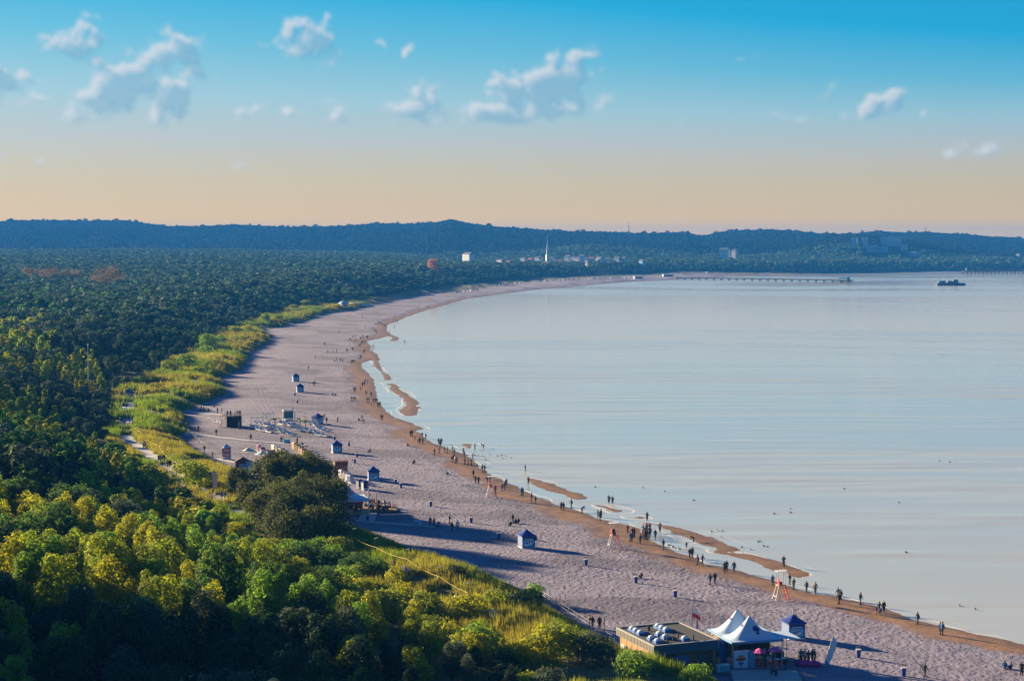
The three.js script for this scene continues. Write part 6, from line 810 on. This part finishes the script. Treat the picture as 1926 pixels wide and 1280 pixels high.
  for (const [z, where, list] of crowd) {
    const order = list.map((q, i) => [q[0], i]).sort((a, b) => a[0] - b[0]).map((q) => q[1]);
    list.forEach((q, i) => {
      const [x, y] = zoomed[z](q[0], q[1]), k = q[2], pose = k === 'v' ? 'walk2' : k === 's' ? (R() < .75 ? 'stand' : 'walk2') : k === 'b' ? 'bend' : k === 't' ? 'sit' : R() < .6 ? 'walk' : 'walk2', shirt = q[3] ?? dark[Math.floor(R() * dark.length)], legs = low[Math.floor(R() * low.length)];
      let p = onLand(x, y); if (p.y < -.18) { p = P(x, y, -.15); } if (where.includes('deck')) p.y += .25;
      const kid = k === 'k', turn = (z === 'g' ? (R() < .5 ? .3 : 3.4) : R() < .5 ? 2.5 : -.7) + (R() - .5) * 1.2, n = order.indexOf(i), rank = list.length > 1 ? `, ${nth[n]} from left` : '';
      personAt(p, pose, shirt, legs, turn, (kid ? .66 : .97 + R() * .12), `${kid ? 'child' : 'person'} in ${shirt} ${doing[pose]} ${where}${rank}`.replace(/(sitting|standing|walking|bending down) (sitting|standing|walking|bending)/, '$2'), 'people on the beach');
    });
  }
  stand.updateMatrixWorld();
  { const p = scene.children.find((o) => o.userData.label?.includes('dark figure on top')); const q = p.localToWorld(V3(-.1, 2.33, .1)); personAt(q, 'chair', 'black', 'black', .5, 1, 'dark figure sitting on top of the middle lifeguard stand', 'people on the beach'); }
  { const p = scene.children.find((o) => o.name === 'bar_container'); [[-1.9, -.6], [-1, -.7], [.3, -1.2], [.9, -.9], [1.5, -1], [1.9, -.6]].forEach(([x, zz], i) => personAt(p.localToWorld(V3(x, 3.14, zz)), i % 2 ? 'stand' : 'walk2', ['black', 'maroon', 'white', 'navy', 'black', 'navy'][i], 'black', R() * 6, 1, `person in ${['black', 'maroon', 'white', 'navy', 'black', 'navy'][i]} on the roof of the dark bar, ${nth[i]} from left`, 'people on the beach')); }
  { const p = scene.children.find((o) => o.name === 'bench'); p.updateMatrixWorld(); personAt(p.localToWorld(V3(-.3, -.04, -.1)), 'chair', 'blue', 'jeans', p.rotation.y, 1, 'person in blue sitting on the slatted dune bench', 'people on the beach'); const q = onLand(741, 1074); q.y += .2; personAt(q, 'stand', 'pink', 'white', 1, 1, 'person in pale pink standing left of the dune bench', 'people on the beach'); const r = onLand(859, 1138); personAt(r, 'stand', 'blue', 'grey', 1, 1, 'person in grey blue half hidden in the shrubs below the last rope lamp', 'people on the beach'); }
  const seats = []; scene.children.filter((o) => o.name.startsWith('cafe_table')).forEach((o) => { o.updateMatrixWorld(); seats.push([o, -1], [o, 1]); });
  seats.forEach(([o, s], i) => { if (i % 7 === 3) return; const p = o.localToWorld(V3(s * .72, -.04, 0)), c = ['black', 'navy', 'white', 'maroon', 'grey', 'red', 'blue'][i % 7]; personAt(p, 'chair', c, low[i % 6], o.rotation.y - s * Math.PI / 2, 1, `person in ${c} sitting at the ${o.userData.label.replace(' cafe table from the left in the', ' table,').replace('dark ', '')} ${s < 0 ? 'near' : 'far'} seat`.slice(0, 110), 'people on the beach'); });
  console.log('people', folk);
}
// dog, birds
{
  const p = onLand(...zoomed.b(1040, 712)), o = thing('dog', 'small pale dog between two walkers at the lagoon', 'dog', p, 2.4), sk = { J: { a: V3(0, .42, -.25), b: V3(0, .44, .2), c: V3(0, .55, .34), d: V3(0, .6, .46), e: V3(0, .57, .58), t: V3(0, .45, -.3), u: V3(0, .62, -.48) }, B: [['a', 'b', .11, .14, 'f'], ['b', 'c', .10, .075, 'f'], ['c', 'd', .08, .07, 'f'], ['d', 'e', .055, .035, 'f'], ['t', 'u', .035, .02, 'f']] };
  [[.08, .22, 0], [-.08, .2, 1], [.08, -.25, 2], [-.08, -.27, 3]].forEach(([x, z, k]) => { const hind = k > 1, dz = (k % 2 ? .05 : -.04); sk.J['k' + k] = V3(x, .4, z); sk.J['m' + k] = V3(x, .21, z + (hind ? -.07 : .01) + dz); sk.J['n' + k] = V3(x, .03, z + dz + (hind ? -.02 : .0)); sk.B.push(['k' + k, 'm' + k, hind ? .075 : .055, .032, 'f'], ['m' + k, 'n' + k, .03, .026, 'f']); });
  const g = field(sk, 0, 56, .75, .35, 0)(() => true); mesh('body', g, std([.55, .45, .33], .9), o); mesh('ear', join([cy(.035, .01, .09, .05, .64, .45, 6), cy(.035, .01, .09, -.05, .64, .45, 6)]), std([.3, .2, .12], .9), o);
}
{
  const gullBody = () => { const g = new THREE.SphereGeometry(1, 12, 8), p = g.attributes.position; g.scale(.13, .12, .3); for (let i = 0; i < p.count; i++) { const z = p.getZ(i); p.setY(i, p.getY(i) + (z < -.1 ? (-z - .1) * .35 : 0)); p.setX(i, p.getX(i) * (z < 0 ? 1 + z * 1.8 : 1)); } g.computeVertexNormals(); const h = new THREE.SphereGeometry(.075, 10, 8); h.translate(0, .24, .24); const n = limb(V3(0, .04, .2), V3(0, .24, .24), .07, .055, 8); const k = new THREE.ConeGeometry(.025, .1, 6); k.rotateX(Math.PI / 2); k.translate(0, .23, .35); return mergeGeometries([g, h, k].map((q) => { q = q.toNonIndexed(); q.deleteAttribute('uv'); return q; }).concat([n.toNonIndexed()].map((q) => { q.deleteAttribute('uv'); return q; }))); };
  const g = gullBody(), R = rng(3);
  const put = (src, list, kind, mat, s, cat, groupName) => list.forEach(([x, y, where], i) => { const m = mesh(numbered(kind), g, mat); let p = onLand(x, y); if (p.y < .02) p = P(x, y, .03); p.y += .06; m.position.copy(p); m.rotation.y = R() * 6.28; m.scale.setScalar(s); tag(m, where, cat, groupName); scene.add(m); });
  const B = zoomed.b, A = zoomed.a, D = zoomed.d;
  put(0, [[...A(1119, 142), 'dark bird floating alone on the lower right water'], [...A(1592, 532), 'dark bird floating near the lower right edge'], [...A(1486, 510), 'tiny bird left of the lower right floating one'], [...B(745, 107), 'dark bird floating above the first sandbar'], [...B(988, 179), 'dark bird floating above the long sandbar'], [...B(566, 74), 'tiny bird far above the lone wader'], [1682, 664, 'tiny dark bird far out at the right'], [1775, 666, 'second tiny dark bird far out at the right'], [1787, 869, 'dark bird on the right water, farther of two'], [1768, 867, 'pale bird beside the dark one on the right water'], [1588, 919, 'dark bird floating on the open right water'], [1691, 945, 'dark bird floating below the grey wind band'], [1488, 964, 'dark bird on the water, lower of the pair'], [1487, 957, 'dark bird on the water, upper of the pair'], [1457, 966, 'tiny bird left of the floating pair'], [1120, 916, 'tiny bird left above the small sandbar']], 'floating_bird', CLOTH.black, .85, 'bird', 'birds floating on the sea');
  put(0, [[...B(780, 548), 'white gull at the lagoon edge, largest of the row'], [...B(815, 562), 'second white gull in the row at the lagoon edge'], [...B(840, 574), 'third white gull in the row at the lagoon edge'], [...B(865, 580), 'last white gull in the row at the lagoon edge'], [864, 1068, 'white gull on the sand above the dune shrubs']], 'gull', MAT.white, 1.35, 'bird', 'white gulls standing at the lagoon');
  put(0, [[...B(1530, 515)], [...B(1518, 520)], [...B(1565, 555)], [...B(1590, 562)], [...B(1380, 565)], [...B(1455, 583)], [...B(1210, 480)], [...B(1185, 428)], [...B(1135, 436)], [...B(1222, 430)]].sort((a, b) => a[0] - b[0]).map(([x, y], i) => [x, y, ordinal(i) + ' small dark gull from left in the shallows beside the long sandbar']), 'gull', CLOTH.grey, .8, 'bird', 'gulls resting beside the long sandbar');
  put(0, [[641, 352], [672, 358], [690, 365], [740, 342], [808, 355], [842, 350], [852, 378], [878, 354], [920, 372], [706, 386], [612, 352], [540, 348]].sort((a, b) => a[0] - b[0]).map(([x, y], i) => [...D(x, y), ordinal(i) + ' small dark bird from left resting in the upper shallows']), 'gull', CLOTH.grey, .8, 'bird', 'birds resting in the upper shallows');
}
{
  const R = rng(99), clear = TREES.filter((t) => !KEEP_OUT.some(([x, z, r]) => (t.x - x) ** 2 + (t.z - z) ** 2 < r * r));
  clear.forEach((t) => { t.y = groundH(t.x, t.z) - .15; const [a, b] = pixelOf(t.x, t.y + t.ht * .8, t.z); t.px = a; t.py = b; });
  const inView = clear.filter((t) => t.px > -25 && t.px < 1950 && t.py < 1318 && t.py > 300 && t.Z < 560).sort((a, b) => a.Z - b.Z);
  const things = new Set(inView.slice(0, 300));
  const words = { gold: 'golden green', olive: 'olive green', lime: 'fresh green', green: 'mid green', deep: 'dark green', grey: 'grey green', pine: 'blue green', rust: 'rust coloured' };
  const shape = { birch: 'slender leafy tree', leafy: 'broad leafy tree', round: 'round leafy tree', poplar: 'upright narrow tree', pine: 'pine tree', bush: 'low leafy bush' };
  const rows = ['lowest', 'second lowest', 'third lowest', 'fourth lowest', 'middle', 'fourth highest', 'third highest', 'second highest', 'highest'], rowOf = (t) => clamp(Math.floor((1300 - t.py) / 50), 0, 8), names = new Map(), sets = new Map();
  for (const t of things) { const k = `${words[t.leaf]} ${shape[t.kind]}|${rowOf(t)}`; if (!sets.has(k)) sets.set(k, []); sets.get(k).push(t); }
  for (const [k, list] of sets) { const [what, r] = k.split('|'); list.sort((a, b) => a.px - b.px).forEach((t, i) => names.set(t, `${list.length > 1 ? ordinal(i) + ' ' : ''}${what}${list.length > 1 ? ' from left' : ''} in the ${rows[r]} wood row`)); }
  const made = {};
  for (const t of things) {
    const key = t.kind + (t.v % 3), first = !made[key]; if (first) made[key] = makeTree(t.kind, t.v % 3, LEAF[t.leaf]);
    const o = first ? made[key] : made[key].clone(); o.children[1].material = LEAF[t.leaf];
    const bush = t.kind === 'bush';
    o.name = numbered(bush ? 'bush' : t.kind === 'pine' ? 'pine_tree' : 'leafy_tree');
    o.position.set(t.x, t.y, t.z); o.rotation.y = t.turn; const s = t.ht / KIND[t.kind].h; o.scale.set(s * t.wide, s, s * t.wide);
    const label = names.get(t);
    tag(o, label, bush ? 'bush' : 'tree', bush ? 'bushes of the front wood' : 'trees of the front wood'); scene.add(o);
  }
  const M = new THREE.Matrix4(), Q = new THREE.Quaternion(), Y = V3(0, 1, 0), C = new THREE.Color();
  const base = TINT;
  const bucket = new Map();
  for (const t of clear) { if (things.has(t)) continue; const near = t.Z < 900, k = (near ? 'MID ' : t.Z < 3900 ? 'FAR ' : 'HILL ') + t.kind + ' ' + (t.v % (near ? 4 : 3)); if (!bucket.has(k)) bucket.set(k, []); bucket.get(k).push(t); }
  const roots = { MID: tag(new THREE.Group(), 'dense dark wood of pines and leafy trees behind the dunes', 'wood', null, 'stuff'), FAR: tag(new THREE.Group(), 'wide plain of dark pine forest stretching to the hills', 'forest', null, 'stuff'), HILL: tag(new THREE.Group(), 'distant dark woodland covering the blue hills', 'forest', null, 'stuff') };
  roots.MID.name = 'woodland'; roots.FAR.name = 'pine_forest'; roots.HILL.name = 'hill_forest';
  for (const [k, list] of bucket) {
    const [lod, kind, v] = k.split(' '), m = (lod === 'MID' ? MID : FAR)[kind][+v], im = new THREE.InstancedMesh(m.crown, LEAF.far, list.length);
    list.forEach((t, i) => { const s = t.ht / m.h; M.compose(V3(t.x, t.y, t.z), Q.setFromAxisAngle(Y, t.turn), V3(s * t.wide, s, s * t.wide)); im.setMatrixAt(i, M); const b = base[t.leaf], l = (.75 + R() * .5) * (t.Z > 3900 ? .38 : lerp(1, 1.6, sstep(450, 1100, t.Z))), w = (R() - .5) * .3; im.setColorAt(i, C.setRGB(b[0] * l * (1 + w), b[1] * l, b[2] * l * (1 - w))); });  // forest crowns lightened with distance, haze put into their colour; hill crowns darker
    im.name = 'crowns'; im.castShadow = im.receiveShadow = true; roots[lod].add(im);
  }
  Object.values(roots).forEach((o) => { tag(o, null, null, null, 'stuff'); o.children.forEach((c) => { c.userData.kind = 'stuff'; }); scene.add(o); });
  console.log('trees', clear.length, 'things', things.size, 'things reach Z', Math.max(...[...things].map((t) => t.Z)));
}
{ const long = []; scene.children.forEach((o) => { const l = o.userData.label; if (l) { const n = l.split(/[ ]+/).length; if (n > 16 || n < 4) long.push(l); } }); console.log('LONG', long.length, long.slice(0, 14).join(' | ')); }

renderer.render(scene, camera);
